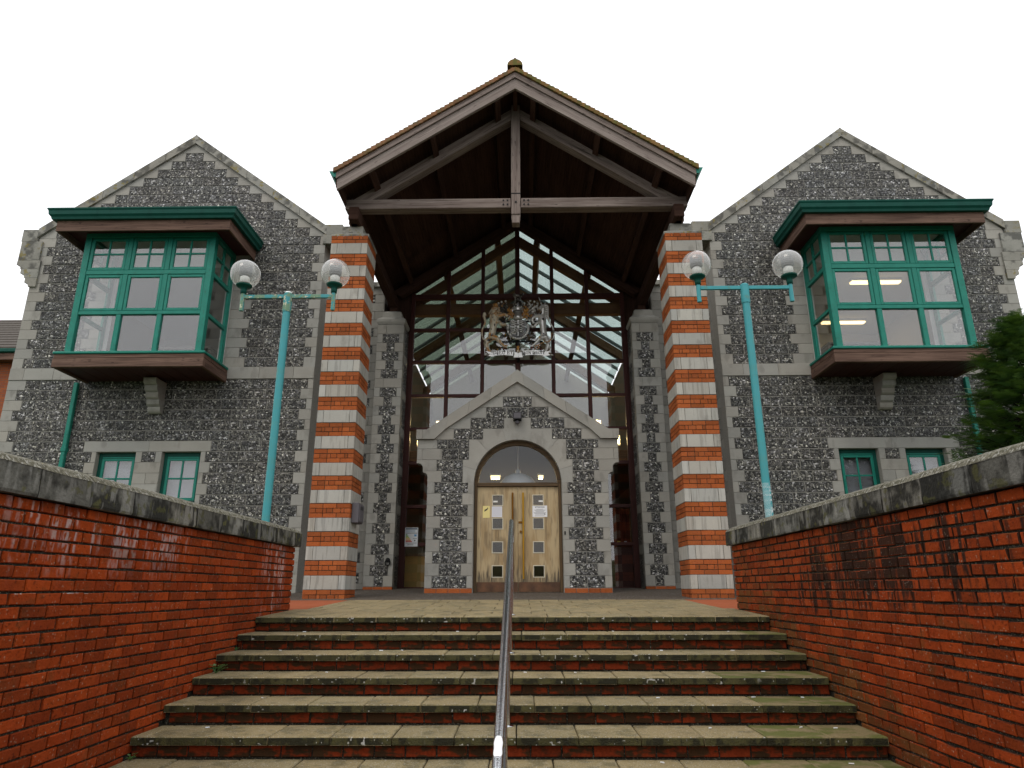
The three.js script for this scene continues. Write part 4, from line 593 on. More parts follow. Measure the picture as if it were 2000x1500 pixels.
  mesh('bracket', b_().bbox(-.03, .03, 3.56, 3.66, zf + .01, zf + .06, .006).geo(), M.black, fd); mesh('housing', b_().poly(FXm(0), [[zf + .06, 3.55], [zf + .20, 3.57], [zf + .17, 3.72], [zf + .06, 3.72]], -.085, .085).geo(), M.black, fd); mesh('lens', b_().box(-.07, .07, 3.59, 3.70, zf + .191, zf + .197).geo(), M.boxGrey, fd); mesh('sensor', b_().geom(new THREE.SphereGeometry(.045, 14, 10), new THREE.Matrix4().makeTranslation(.0, 3.52, zf + .1)).geo(), M.boxGrey, fd);
  // doors
  const zd = zf - .2, D = thing('entrance_door', [0, yb, zd], 'weathered pale oak double doors with square panes and brass pull bars', 'door');
  const ring = (r0, r1, z0, z1, n = 30) => { const b = b_(); for (let i = 0; i < n; i++) { const w0 = Math.PI * i / n, w1 = Math.PI * (i + 1) / n, q = (r, w, z) => [r * Math.cos(w), YS + r * Math.sin(w), z]; b.quad(q(r0, w0, z1), q(r1, w0, z1), q(r1, w1, z1), q(r0, w1, z1)).quad(q(r0, w1, z0), q(r0, w1, z1), q(r0, w0, z1), q(r0, w0, z0)).quad(q(r1, w0, z0), q(r1, w0, z1), q(r1, w1, z1), q(r1, w1, z0)); } return b; };
  const fr = sub('door_frame', D); for (const s of [-1, 1]) mesh('jamb', b_().bbox(s * .815, s * .872, yb, YS, zd - .06, zd + .05, .006).geo({ dir: [0, 1, 0] }), M.doorFrame, fr);
  mesh('arch_frame', ring(.795, .872, zd - .06, zd + .05).geo(), M.doorFrame, fr); mesh('head_rail', b_().bbox(-.814, .814, YS - .05, YS + .025, zd - .06, zd + .052, .006).geo({ dir: [1, 0, 0] }), M.doorFrame, fr);
  const fan = []; for (let i = 0; i <= 30; i++) { const w = Math.PI * i / 30; fan.push([.797 * Math.cos(w), YS + .02 + .78 * Math.sin(w)]); } mesh('fanlight_pane', b_().poly(FZ(zd), fan, -.012, -.006).geo(), M.glassDoor, fr);
  for (const s of [-1, 1]) {
    const x0 = s < 0 ? -.812 : .004, x1 = s < 0 ? -.004 : .812, xc = s * .405, lv = [[.50, .71], [.96, 1.165], [1.42, 1.625], [1.88, 2.08]].map(([a, b]) => [a + .005, b + .005]);
    const hole = lv.map(([a, b]) => [[xc - .1, a], [xc + .1, a], [xc + .1, b], [xc - .1, b]]);
    const leaf = mesh('door_leaf', b_().poly(FZ(zd), [[x0, yb + .012], [x1, yb + .012], [x1, YS - .055], [x0, YS - .055]], -.045, 0, WHITE, hole).geo({ off: [.9, -yb] }), M.door, D);
    for (const [a, b] of lv) { mesh('pane', b_().box(xc - .1, xc + .1, a, b, zd - .026, zd - .022).geo(), M.glassDoor, leaf); mesh('pane_bead', mergeGeometries([b_().bbox(xc - .112, xc - .096, a - .012, b + .012, zd - .01, zd + .008, .003), b_().bbox(xc + .096, xc + .112, a - .012, b + .012, zd - .01, zd + .008, .003), b_().bbox(xc - .096, xc + .096, a - .012, a + .004, zd - .01, zd + .008, .003), b_().bbox(xc - .096, xc + .096, b - .004, b + .012, zd - .01, zd + .008, .003)].map(q => q.geo())), M.cream, leaf); }
    mesh('kick_plate', b_().bbox(x0 + .005, x1 - .005, yb + .02, yb + .20, zd + .001, zd + .006, .002).geo(), M.bronze, leaf);
    mesh('pull_bar', b_().tube([[s * .105, .47, zd + .07], [s * .105, 1.2, zd + .07], [s * .105, 2.13, zd + .07]], [.019], 12, WHITE, 6).tube([[s * .105, .6, zd], [s * .105, .6, zd + .035], [s * .105, .6, zd + .07]], [.012], 8, WHITE, 2).tube([[s * .105, 2.0, zd], [s * .105, 2.0, zd + .035], [s * .105, 2.0, zd + .07]], [.012], 8, WHITE, 2).geo(), s < 0 ? M.brassDark : M.brass, leaf);
  }
  mesh('lock', b_().geom(new THREE.CylinderGeometry(.022, .022, .03, 14), new THREE.Matrix4().makeRotationX(Math.PI / 2).setPosition(.055, 1.37, zd + .012)).geo(), M.brassDark, D); mesh('letter_slot', b_().bbox(.012, .085, 1.53, 1.57, zd + .001, zd + .012, .003).geo(), M.brassDark, D); mesh('bell_push', b_().bbox(.905, .93, 1.29, 1.36, zf + .004, zf + .02, .004).geo(), M.black, t);
  // lobby behind the doors
  const lb = sub('lobby', t); mesh('floor', b_().box(-1.5, 1.5, .15, .2, -8.4, zd - .05).geo(), M.carpet, lb); mesh('back_wall', b_().box(-1.49, 1.49, .2, 3.9, -8.45, -8.38).geo(), M.dim, lb);
  { const L = thing('pendant_dome', [0, 2.4, -7.0], 'white dome hanging behind the fanlight', 'lamp'); mesh('shade', b_().lathe([[.40, 2.36], [.37, 2.47], [.27, 2.58], [.13, 2.645], [.05, 2.66], [.05, 2.67], [.14, 2.655], [.28, 2.59], [.38, 2.475], [.41, 2.36]], 0, 0, -7.0, 28).geo(), M.white, L); mesh('cap', b_().lathe([[.05, 2.66], [.065, 2.70], [.05, 2.74], [.012, 2.76], [.012, 3.3], [0, 3.3]], 0, 0, -7.0, 14).geo(), M.white, L); }  // unlit white dome with a cap, hung behind the fanlight
  for (const [x, w] of [[-.50, .10], [.50, .05]]) { const L = thing('lobby_lamp', [x, 2.47, -7.3], x < 0 ? 'lit ceiling lamp seen through the left of the fanlight' : 'lit ceiling lamp seen through the right of the fanlight', 'lamp', 'lobby lamps behind the fanlight'); mesh('diffuser', b_().bbox(x - w, x + w, 2.60, 2.66, -7.4, -7.2, .01).geo(), M.lampOn, L); mesh('fitting', b_().bbox(x - w - .02, x + w + .02, 2.662, 2.70, -7.42, -7.18, .006).geo(), M.white, L); const pl = new THREE.PointLight(0xffe0a8, .6, 0, 2); pl.position.set(x, 2.56, -7.3); scene.add(pl); }
}

// ---------------------------------------------------------------- flint pilasters beside the glass
console.log('pilasters');
function pilaster(s) {
  const x0 = s < 0 ? -3.42 : 2.77, x1 = s < 0 ? -2.77 : 3.42, zf = -7.87, F = FZ(zf), xi = s < 0 ? x1 : x0, I = s < 0 ? FXp(xi) : FXm(xi), iu = z => s < 0 ? -z : z, yb = .27;
  const t = thing('flint_pilaster', [(x0 + x1) / 2, yb, zf - .3], s < 0 ? 'flint and stone pilaster with an iron ring left of the glass screen' : 'plain flint and stone pilaster right of the glass screen', 'pilaster', 'flint pilasters beside the glass screen');
  const core = mesh('core', b_().box(x0 + .012, x1 - .012, yb - .03, 6.5, -8.56, zf - .012).geo(), M.mortar, t);
  for (let i = 0; i < 3; i++) mesh('plinth_brick', b_().blk(F, x0 + i * .217 + .004, x0 + i * .217 + .212, yb - .02, yb + .062, -.1, .003, .004, tone(.65, 1, .03)).geo(roff()), M.brick, core);
  for (let r = 0; r < 27; r++) {
    const y0 = yb + .068 + .2272 * r, y1 = y0 + .2272, xm = (x0 + x1) / 2 + (s < 0 ? .015 : -.015), band = r === 20 || r >= 26, h = band ? 0 : r % 2 ? .2 : .1;
    const S = (a, b) => mesh('stone_block', b_().blk(F, a + .002, b - .002, y0 + .002, y1 - .002, -.2, .002, .004, tone(.82, 1, .02), .001).geo(roff()), M.stone, core);
    if (band) { S(x0, xm - .12); S(xm - .12, x1); } else { S(x0, xm - h); S(xm + h, x1); mesh('flint_block', b_().blk(F, xm - h + .006, xm + h - .006, y0 + .007, y1 - .007, -.05, .003, .006, tone(.85, 1, .015), .002).geo(roff()), M.flint, core); }
    mesh('side_block', b_().blk(I, iu(zf - .21), iu(-8.5), y0 + .005, y1 - .005, -.05, .002, .005, tone(.85, 1)).geo(roff()), r % 4 === 3 ? M.stone : M.flint, core);
  }
  const c = b_(), xc = (x0 + x1) / 2, zc = zf - .28, ring = (h, d, y) => [[xc - h, y, zc + d], [xc + h, y, zc + d], [xc + h, y, zc - d], [xc - h, y, zc - d]], R = [ring(.325, .28, 6.5), ring(.355, .31, 6.56), ring(.355, .31, 6.62), ring(.24, .2, 6.72), ring(.22, .18, 6.86), ring(.17, .13, 6.9)];
  for (let k = 0; k < R.length - 1; k++) for (let i = 0; i < 4; i++) c.quad(R[k][i], R[k][(i + 1) % 4], R[k + 1][(i + 1) % 4], R[k + 1][i]); c.quad(...R[5]); mesh('capital', c.geo(), M.stone, t);
  if (s < 0) { const g = thing('iron_ring', [-2.89, .86, zf], 'black iron ring fixed low on the left flint pilaster', 'ring'); mesh('plate', b_().geom(new THREE.CylinderGeometry(.05, .05, .02, 16), new THREE.Matrix4().makeRotationX(Math.PI / 2).setPosition(-2.89, .9, zf + .014)).geo(), M.black, g); mesh('ring', b_().geom(new THREE.TorusGeometry(.055, .014, 8, 20), new THREE.Matrix4().makeTranslation(-2.89, .845, zf + .035)).geo(), M.black, g); }
}
pilaster(-1); pilaster(1);
{ // junction box on the inner face of the left striped pillar
  const t = thing('junction_box', [-2.76, 1.53, -4.2], 'grey metal box fixed to the inner side of the left striped pillar', 'box');
  mesh('box_body', b_().bbox(-2.812, -2.69, 1.36, 1.70, -4.36, -4.02, .01).geo(), M.boxGrey, t); mesh('lid', b_().bbox(-2.689, -2.675, 1.38, 1.68, -4.34, -4.04, .006).geo(), M.boxGrey, t); for (const z of [-4.26, -4.19, -4.12]) mesh('vent_slot', b_().box(-2.676, -2.672, 1.58, 1.64, z - .018, z + .018).geo(), M.black, t);
}

// ---------------------------------------------------------------- timber canopy
console.log('canopy');
{
  const S = .665, zF = -3.3, zT = -4.05, zG = -8.66, XE = 3.30;
  const t = thing('timber_canopy', [0, 6.8, -4.2], 'open timber king-post gable canopy with clay tiles over the entrance', 'canopy');
  const top = x => 9.895 - S * Math.abs(x);
  for (const s of [-1, 1]) {
    const d = [s, -S, 0];
    const P = (a, b, y0, y1) => [[s * a, top(a) + y0], [s * b, top(b) + y0], [s * b, top(b) + y1], [s * a, top(a) + y1]];
    mesh('bargeboard', b_().poly(FZ(zF), P(0, XE, -.36, -.135), -.06, .0).geo({ dir: d, ...roff() }), M.barge, t);
    mesh('verge_board', b_().poly(FZ(zF), P(0, XE + .02, -.130, -.012), -.06, .035).geo({ dir: d, ...roff() }), M.timber, t);
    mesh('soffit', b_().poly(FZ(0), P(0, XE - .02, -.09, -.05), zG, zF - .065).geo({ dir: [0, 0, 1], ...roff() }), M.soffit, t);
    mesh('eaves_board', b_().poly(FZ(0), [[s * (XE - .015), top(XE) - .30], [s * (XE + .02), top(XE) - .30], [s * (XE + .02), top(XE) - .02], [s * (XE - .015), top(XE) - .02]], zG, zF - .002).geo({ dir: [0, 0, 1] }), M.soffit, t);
    // tiles: courses up the slope, verge tiles one by one
    const nC = 40, Ls = XE + .07, rest = [];
    for (let i = 0; i < nC; i++) {
      const a = Ls * (1 - i / nC), b = Ls * (1 - (i + 1.35) / nC), q = Math.max(b, 0), pts = [[s * a, top(a) + .012], [s * q, top(q) - .006], [s * q, top(q) + .072], [s * a, top(a) + .105]];
      for (let j = 0; j < 3; j++) { const z1 = zF + .075 - j * .17 + rr(-.004, .004), z0 = z1 - .166; mesh('roof_tile', b_().poly(FZ(0), pts.map(p => [p[0], p[1] + rr(-.003, .003)]), z0, z1, tone(.75, 1, .04)).geo(roff()), s < 0 ? M.tile : M.tileMoss, t); }
      rest.push(b_().poly(FZ(0), pts, zG - .05, zF + .075 - .515, tone(.75, 1, .03)).geo(roff()));
    }
    mesh('roof_courses', mergeGeometries(rest), s < 0 ? M.tile : M.tileMoss, t, 'stuff');
    const gx = XE + .025, gy = top(XE) - .10; mesh('gutter', b_().prism([[s * gx, gy - .01], [s * (gx + .05), gy - .01], [s * (gx + .11), gy + .07], [s * (gx + .13), gy + .11], [s * gx, gy + .11]], 'z', zG, zF + .03).geo(), M.green, t);
    // principal rafters, purlins, braces
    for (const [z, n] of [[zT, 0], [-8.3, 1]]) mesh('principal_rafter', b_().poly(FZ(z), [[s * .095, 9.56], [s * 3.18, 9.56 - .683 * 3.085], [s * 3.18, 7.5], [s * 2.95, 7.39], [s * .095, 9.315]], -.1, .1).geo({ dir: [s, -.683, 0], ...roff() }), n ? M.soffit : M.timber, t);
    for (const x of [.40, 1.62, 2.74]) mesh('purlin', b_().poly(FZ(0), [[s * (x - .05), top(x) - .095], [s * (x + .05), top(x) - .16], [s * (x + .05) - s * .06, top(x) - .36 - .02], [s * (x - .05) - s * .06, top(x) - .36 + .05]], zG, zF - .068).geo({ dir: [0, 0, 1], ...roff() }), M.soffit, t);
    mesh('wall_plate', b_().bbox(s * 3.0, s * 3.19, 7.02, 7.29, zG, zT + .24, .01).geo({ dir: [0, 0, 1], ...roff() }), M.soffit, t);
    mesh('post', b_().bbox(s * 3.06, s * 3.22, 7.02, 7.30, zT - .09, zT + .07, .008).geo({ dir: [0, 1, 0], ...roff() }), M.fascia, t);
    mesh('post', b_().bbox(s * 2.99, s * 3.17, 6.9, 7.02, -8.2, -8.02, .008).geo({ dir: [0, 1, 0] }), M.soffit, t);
    for (let i = 0; i < 3; i++) mesh('bird_spike', b_().tube([[s * (3.17 + i * .045), 7.5, zT + .09], [s * (3.18 + i * .05), 7.58, zT + .1], [s * (3.18 + i * .055), 7.66, zT + .1]], [.005, .003], 5, WHITE, 2).geo(), M.steel, t);
    mesh('tie_beam', b_().bbox(s * .095, s * 3.30, 7.315, 7.525, zT - .11, zT + .11, .012).geo({ dir: [1, 0, 0], ...roff() }), M.timber, t);
    for (const [x, y] of [[.16, 7.47], [.24, 7.47], [.16, 7.38], [.24, 7.38]]) mesh('bolt', b_().geom(new THREE.CylinderGeometry(.018, .018, .02, 8), new THREE.Matrix4().makeRotationX(Math.PI / 2).setPosition(s * x, y, zT + .115)).geo(), M.black, t);
  }
  mesh('king_post', b_().bbox(-.09, .09, 7.16, 9.66, zT - .1, zT + .13, .012).geo({ dir: [0, 1, 0], ...roff() }), M.timber, t);
  mesh('king_post_strap', b_().bbox(-.096, .096, 7.60, 7.625, zT - .1, zT + .136, .004).geo(), M.black, t);
  mesh('bolt', b_().geom(new THREE.CylinderGeometry(.02, .02, .02, 8), new THREE.Matrix4().makeRotationX(Math.PI / 2).setPosition(0, 7.42, zT + .135)).geo(), M.black, t);
  mesh('pendant', b_().poly(FZ(zT), [[-.085, 7.155], [.085, 7.155], [.07, 6.99], [-.07, 6.99]], -.07, .11).geo({ dir: [0, 1, 0] }), M.timber, t);
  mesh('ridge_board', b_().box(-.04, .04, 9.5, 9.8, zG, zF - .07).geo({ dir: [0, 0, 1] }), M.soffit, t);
  for (let i = 0; i < 12; i++) { const z1 = zF + .09 - i * .44, z0 = z1 - .43, b = b_(); for (let k = 0; k < 8; k++) { const w0 = Math.PI * (k / 8), w1 = Math.PI * ((k + 1) / 8), p = (w, r, z) => [r * Math.cos(w), 10.0 + r * .95 * Math.sin(w), z]; b.quad(p(w0, .15, z1), p(w1, .15, z1), p(w1, .15, z0), p(w0, .15, z0)); b.tri([0, 10, z1], p(w0, .15, z1), p(w1, .15, z1)); b.tri([0, 10, z0], p(w1, .15, z0), p(w0, .15, z0)); } mesh('ridge_tile', b.geo(roff()), M.tileMoss, t); }
  mesh('finial', b_().lathe([[.0, 0], [.05, 0], [.044, .04], [.038, .12], [.034, .16], [.006, .165], [.003, .22], [0, .22]], 0, 10.13, zF - .08, 14).geo(), M.fascia, t);
}

// ---------------------------------------------------------------- glazed screen and the glass-roofed hall behind
console.log('hall');
{
  const z = -8.57, t = thing('glazed_screen', [0, .29, z], 'tall mahogany-framed gabled glass screen behind the porch', 'window');
  const cols = [-2.68, -1.78, -.89, 0, .89, 1.78, 2.68], rows = [.29, 1.28, 2.15, 3.18, 4.02, 4.86, 5.74, 6.6, 7.48], topY = x => 9.47 - .70 * Math.abs(x);
  for (const x of cols) { const w = x === 0 ? .06 : .046; mesh('mullion', b_().bbox(x - w, x + w, .28, topY(x) + .02, z - .06, z + .06, .006).geo({ dir: [0, 1, 0], ...roff() }), M.mahogany, t); }
  for (let r = 0; r < rows.length; r++) for (let c = 0; c < 6; c++) { const h = r === 8 ? .07 : .038, y = rows[r] + (r === 8 ? .03 : 0); mesh('rail', b_().bbox(cols[c] + (c === 3 ? .055 : .04), cols[c + 1] - (c === 2 ? .055 : .04), y - h, y + h, z - .055, z + .055, .006).geo({ dir: [1, 0, 0], ...roff() }), M.mahogany, t); }
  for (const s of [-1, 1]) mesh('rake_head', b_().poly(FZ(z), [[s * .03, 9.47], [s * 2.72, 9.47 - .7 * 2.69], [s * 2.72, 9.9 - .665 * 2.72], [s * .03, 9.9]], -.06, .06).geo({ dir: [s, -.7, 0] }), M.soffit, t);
  for (let c = 0; c < 6; c++) for (let r = 0; r < 8; r++) { if ((c === 2 || c === 3) && r < 4) continue; if ((c === 1 || c === 4) && r < 3) continue; mesh('pane', b_().box(cols[c] + .03, cols[c + 1] - .03, rows[r] + .03, rows[r + 1] - (r === 7 ? .03 : .03), z - .003, z + .003).geo(), M.glass, t); }
  for (let c = 0; c < 6; c++) { const a = cols[c] + .03, b = cols[c + 1] - .03; mesh('pane', b_().poly(FZ(z), [[a, 7.57], [b, 7.57], [b, topY(b)], [a, topY(a)]].filter(p => p[1] > 7.5), -.003, .003).geo(), M.glass, t); }
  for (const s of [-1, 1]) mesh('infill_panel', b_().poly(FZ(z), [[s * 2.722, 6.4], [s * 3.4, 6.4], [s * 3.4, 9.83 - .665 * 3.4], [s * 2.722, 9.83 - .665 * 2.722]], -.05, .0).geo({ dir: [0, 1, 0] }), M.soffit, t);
  for (const s of [-1, 1]) mesh('jamb', b_().bbox(s * 2.727, s * 2.85, .28, 6.55, z - .06, z + .02, .005).geo({ dir: [0, 1, 0] }), M.mahogany, t);
  // lower side panels
  mesh('lower_panel', b_().box(-2.64, -1.8, .33, 1.02, z - .12, z - .08).geo(), mat({ color: 0x8a7440, roughness: .6 }), t); mesh('lower_panel', b_().box(1.8, 2.64, .33, 1.24, z - .12, z - .08).geo(), M.mahogany, t); mesh('panel_rail', b_().bbox(-2.64, -1.82, 1.02, 1.08, z - .13, z - .04, .006).geo(), M.doorFrame, t);
  // hall
  const H = thing('glass_roofed_hall', [0, .28, -14], 'long entrance hall with timber trusses and a glass roof, seen through the screen', 'building');
  const zb = -18.4, xw = 3.4, rt = x => 9.78 - .665 * Math.abs(x);
  mesh('floor', b_().box(-xw, xw, .2, .28, zb, z - .07).geo(), M.carpet, H);
  for (const s of [-1, 1]) {
    mesh('side_wall', b_().box(s * xw, s * (xw + .2), .2, 7.4, zb, z - .02).geo(), mat({ color: 0x94826c, roughness: .9 }), H);
    mesh('gallery', b_().box(s * 1.95, s * xw, 3.3, 3.55, zb, z - .35).geo({ dir: [0, 0, 1] }), M.glulam, H);
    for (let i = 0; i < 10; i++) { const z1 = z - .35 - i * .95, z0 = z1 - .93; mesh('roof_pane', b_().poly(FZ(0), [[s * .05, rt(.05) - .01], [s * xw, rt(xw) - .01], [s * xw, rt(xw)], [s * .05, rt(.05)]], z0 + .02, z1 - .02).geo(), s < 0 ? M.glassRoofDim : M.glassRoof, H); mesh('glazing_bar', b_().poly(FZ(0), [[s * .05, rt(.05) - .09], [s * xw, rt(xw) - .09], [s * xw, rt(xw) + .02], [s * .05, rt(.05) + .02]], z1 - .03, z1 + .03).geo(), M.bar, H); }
    for (const x of [.55, 1.9]) mesh('purlin', b_().poly(FZ(0), [[s * (x - .07), rt(x) - .08], [s * (x + .07), rt(x) - .17], [s * (x + .02), rt(x) - .42], [s * (x - .12), rt(x) - .33]], zb, z - .08).geo({ dir: [0, 0, 1], ...roff() }), M.glulam, H);
    for (const zz of [-8.85, -12.2, -15.6]) { mesh('rafter', b_().poly(FZ(zz), [[s * .04, rt(0) - .40], [s * xw, rt(xw) - .40], [s * xw, rt(xw) - .68], [s * .04, rt(0) - .68]], -.08, .08).geo({ dir: [s, -.665, 0], ...roff() }), M.glulam, H);  }
  }
  mesh('tie_beam', b_().bbox(-3.3, 3.3, 7.10, 7.42, -8.93, -8.77, .01).geo({ dir: [1, 0, 0] }), M.glulam, H);
  mesh('ridge_beam', b_().bbox(-.045, .045, rt(0) - .38, rt(0) + .03, zb, z - .08, .006).geo({ dir: [0, 0, 1] }), M.glulam, H);
  mesh('end_wall', b_().poly(FZ(zb), [[-xw - .2, .2], [xw + .2, .2], [xw + .2, rt(xw + .2) + .04], [0, rt(0) + .04], [-xw - .2, rt(xw + .2) + .04]], -.2, .3).geo(), mat({ color: 0x9a9186, roughness: .9 }), H);
  for (const [x, y, zz] of [[-2.1, 4.5, -10.2], [2.1, 4.5, -10.2], [-2.5, 3.95, -9.6], [2.5, 3.95, -9.6]]) {
    const L = thing('hall_lamp', [x, y, zz], `lit square wall lamp ${y > 4.2 ? 'higher up' : 'lower down'} behind the ${x < 0 ? 'left' : 'right'} side of the glass screen`, 'lamp', 'lit lamps in the hall');
    mesh('diffuser', b_().bbox(x - .11, x + .11, y - .12, y + .12, zz - .03, zz + .03, .01).geo(), M.lampOn, L); mesh('back_plate', b_().bbox(x - .13, x + .13, y - .14, y + .14, zz - .05, zz - .031, .005).geo(), M.white, L);
    mesh('stem', b_().bbox(x - .02, x + .02, 3.55, y - .1, zz - .05, zz - .035, .004).geo(), M.brassDark, L);
    const pl = new THREE.PointLight(0xffdf9a, 1.2, 0, 2); pl.position.set(x, y, zz + .08); scene.add(pl);
  }
}

const wood = M;
// ---------------------------------------------------------------- coat of arms
console.log('arms');
const font = await new FontLoader().loadAsync('fonts/droid/droid_serif_bold.typeface.json');
{
  const z = -8.30, cx = .012, t = thing('coat_of_arms', [cx, 5.75, z], 'carved and painted coat of arms with lion and unicorn on the glass screen', 'coat of arms');
  const paint = (a, b, c, s, th = .5) => rep(tex(256, 256, (u, v) => { const f = fbm(u, v, 5, 5, 4, s), k = sm(.60, .66, fbm(u, v, 11, 11, 4, s + 7)), w = sm(th, th + .1, f); return [0, 1, 2].map(i => mix(mix(a[i], b[i], w), c[i], k)); }), .9);  // last colour mottles each paint; black ones stand for shadow in the carving
  const lionM = mat({ map: paint([.74, .66, .50], [.58, .25, .035], [.035, .03, .025], 3, .52), roughness: .3, clearcoat: 1, clearcoatRoughness: .12 }), uniM = mat({ map: paint([.85, .83, .78], [.66, .42, .14], [.05, .045, .04], 13, .58), metalness: .35, roughness: .28, clearcoat: 1, clearcoatRoughness: .1 }), goldM = mat({ map: paint([.55, .25, .03], [.35, .13, .02], [.60, .55, .42], 23), roughness: .3, clearcoat: 1, clearcoatRoughness: .1 }), whiteM = mat({ map: paint([.88, .87, .83], [.62, .60, .56], [.06, .055, .05], 33, .6), metalness: .45, roughness: .28, clearcoat: 1, clearcoatRoughness: .1 }), darkM = mat({ map: paint([.03, .026, .022], [.10, .085, .06], [.45, .42, .36], 43), roughness: .3, clearcoat: 1, clearcoatRoughness: .1 }), redM = mat({ map: paint([.20, .02, .018], [.12, .015, .012], [.5, .3, .08], 53), roughness: .4 });
  // photo-plane units: 1 unit = 1/100 of half the width (0.93 m)
  const k = .0094, Y0 = 6.58, P = (x, y, d = 0) => [cx + x * k, Y0 + y * k, z + d];
  const T = (b, pts, rad, seg = 8, n = 14) => b.tube(pts.map(p => P(p[0], p[1], p[2] || 0)), rad.map(r => r * k), seg, WHITE, n);
  const ell = (b, x, y, d, a, c, e = a) => b.geom(new THREE.SphereGeometry(1, 14, 10), new THREE.Matrix4().makeScale(a * k, c * k, e * k).setPosition(...P(x, y, d)));
  // shield inside the garter
  const sh = b_(); { const o = []; for (let i = 0; i <= 20; i++) { const w = Math.PI * i / 20; o.push([cx - 21 * k * Math.cos(w), Y0 + (-6 - 26 * Math.sin(w)) * k]); } sh.poly(FZ(z), [[cx + 21 * k, Y0 + 16 * k], [cx - 21 * k, Y0 + 16 * k], ...o], -.03, .07); }
  mesh('shield', sh.geo(), darkM, t);
  const q = b_(); for (const [a, b] of [[-1, 1], [1, 1], [-1, -1], [1, -1]]) for (let i = 0; i < 3; i++) { const y = b > 0 ? 11 - i * 5.5 : -8 - i * 5.5, w = b > 0 ? 7 : 6 - i; T(q, [[a * 10 - w, y, .085], [a * 10 - w / 3, y + 2, .095], [a * 10 + w / 3, y - 1, .095], [a * 10 + w, y + 1, .085]], [1.3, 1.9, 1.6, .8], 6, 8); ell(q, a * 10 - w, y + 1, .09, 1.8, 1.8); }
  mesh('quarterings', q.geo(), whiteM, t); mesh('shield_cross', b_().bbox(cx - .012, cx + .012, Y0 - 30 * k, Y0 + 16 * k, z + .07, z + .088, .003).bbox(cx - 21 * k, cx + 21 * k, Y0 - 4 * k, Y0 - 2.6 * k, z + .07, z + .084, .003).geo(), whiteM, t);
  const ga = b_(), gp = []; for (let i = 0; i <= 40; i++) { const w = -Math.PI * (i / 40) * 1.16 + Math.PI * .08; gp.push([27 * Math.cos(w), -4 + 32 * Math.sin(w), .05]); } T(ga, gp, [3.6], 8, 60); mesh('garter', ga.geo(), whiteM, t);
  const gh = b_(); for (let i = 2; i < 39; i += 2) { const p = gp[i]; ell(gh, p[0], p[1], .083, 1.3, 1.7, .9); } mesh('garter_letters', gh.geo(), darkM, t);
  // helm, crown, crest
  const he = b_(); he.lathe([[0, 0], [10 * k, 0], [12 * k, 5 * k], [11 * k, 12 * k], [9 * k, 20 * k], [10.5 * k, 24 * k], [0, 25 * k]], cx, Y0 + 17 * k, z + .03, 18); mesh('helmet', he.geo(), whiteM, t);
  const hb = b_(); for (let i = -2; i <= 2; i++) T(hb, [[i * 3, 22, .12], [i * 3.2, 29, .14], [i * 3, 36, .12]], [.7, .9, .7], 5, 6); mesh('visor_bars', hb.geo(), darkM, t);
  const cr = b_(); cr.lathe([[12 * k, 0], [13.5 * k, 1.5 * k], [12.5 * k, 6 * k], [13.5 * k, 8 * k], [12 * k, 9 * k], [11 * k, 4 * k]], cx, Y0 + 42 * k, z + .04, 24); for (let i = 0; i < 8; i++) { const w = i / 8 * 2 * Math.PI; cr.geom(new THREE.SphereGeometry(2.1 * k, 8, 6), new THREE.Matrix4().makeTranslation(cx + 13 * k * Math.cos(w), Y0 + 52 * k, z + .04 + 13 * k * Math.sin(w))); } mesh('crown', cr.geo(), whiteM, t);
  const cs = b_(); cs.lathe([[12.5 * k, 0], [14.5 * k, 8 * k], [13 * k, 17 * k], [8 * k, 23 * k], [3.5 * k, 25 * k], [3 * k, 28 * k], [0, 30 * k]], cx, Y0 + 51 * k, z + .04, 20); T(cs, [[-9, 82, .05], [-2, 86, .07], [6, 85, .06], [10, 90, .04]], [4, 5, 4, 2]); ell(cs, -9, 88, .07, 5, 5); T(cs, [[-6, 84, .06], [-7, 78, .07], [-6, 74, .06]], [2, 1.6, 1.8]); T(cs, [[6, 84, .06], [7, 78, .07], [7, 74, .06]], [2, 1.6, 1.8]); T(cs, [[9, 86, .04], [14, 90, .04], [12, 96, .04]], [1.2, 1, 1.6]); mesh('crest', cs.geo(), darkM, t);
  // mantling: curling leaves either side of the helm
  for (const s of [-1, 1]) {
    const m = b_(), w = b_();
    for (const [x0, y0, x1, y1, x2, y2, r] of [[11, 34, 20, 42, 16, 50, 5], [13, 28, 24, 34, 30, 26, 5], [16, 36, 26, 46, 22, 54, 4], [12, 24, 22, 24, 26, 16, 4]]) T(m, [[s * x0, y0, .0], [s * x1, y1, .06], [s * x2, y2, .03]], [2, r, 1.2], 8, 10);
    for (const [x0, y0, x1, y1, x2, y2, r] of [[22, 46, 34, 56, 40, 64, 4], [24, 40, 38, 48, 50, 60, 4.5], [26, 34, 40, 40, 46, 50, 4], [26, 52, 32, 62, 30, 68, 3], [40, 52, 50, 56, 56, 66, 3], [18, 20, 28, 18, 33, 10, 3]]) T(w, [[s * x0, y0, -.02], [s * x1, y1, .05], [s * x2, y2, .02]], [1.5, r, .9], 8, 10);
    for (let i = 0; i < 16; i++) { const x = rr(16, 56), y = rr(12, 60) * (x > 40 ? .9 : 1) + 6, a = rr(-.5, 2.2), l = rr(4, 8); if (x > 46 && y < 34) continue; T(i % 3 ? w : m, [[s * x, y, -.05], [s * (x + l * Math.cos(a)), y + l * Math.sin(a), -.01], [s * (x + 1.6 * l * Math.cos(a + .9)), y + 1.6 * l * Math.sin(a + .9), -.03]], [1.4, rr(2.2, 3.4), .8], 7, 8); }
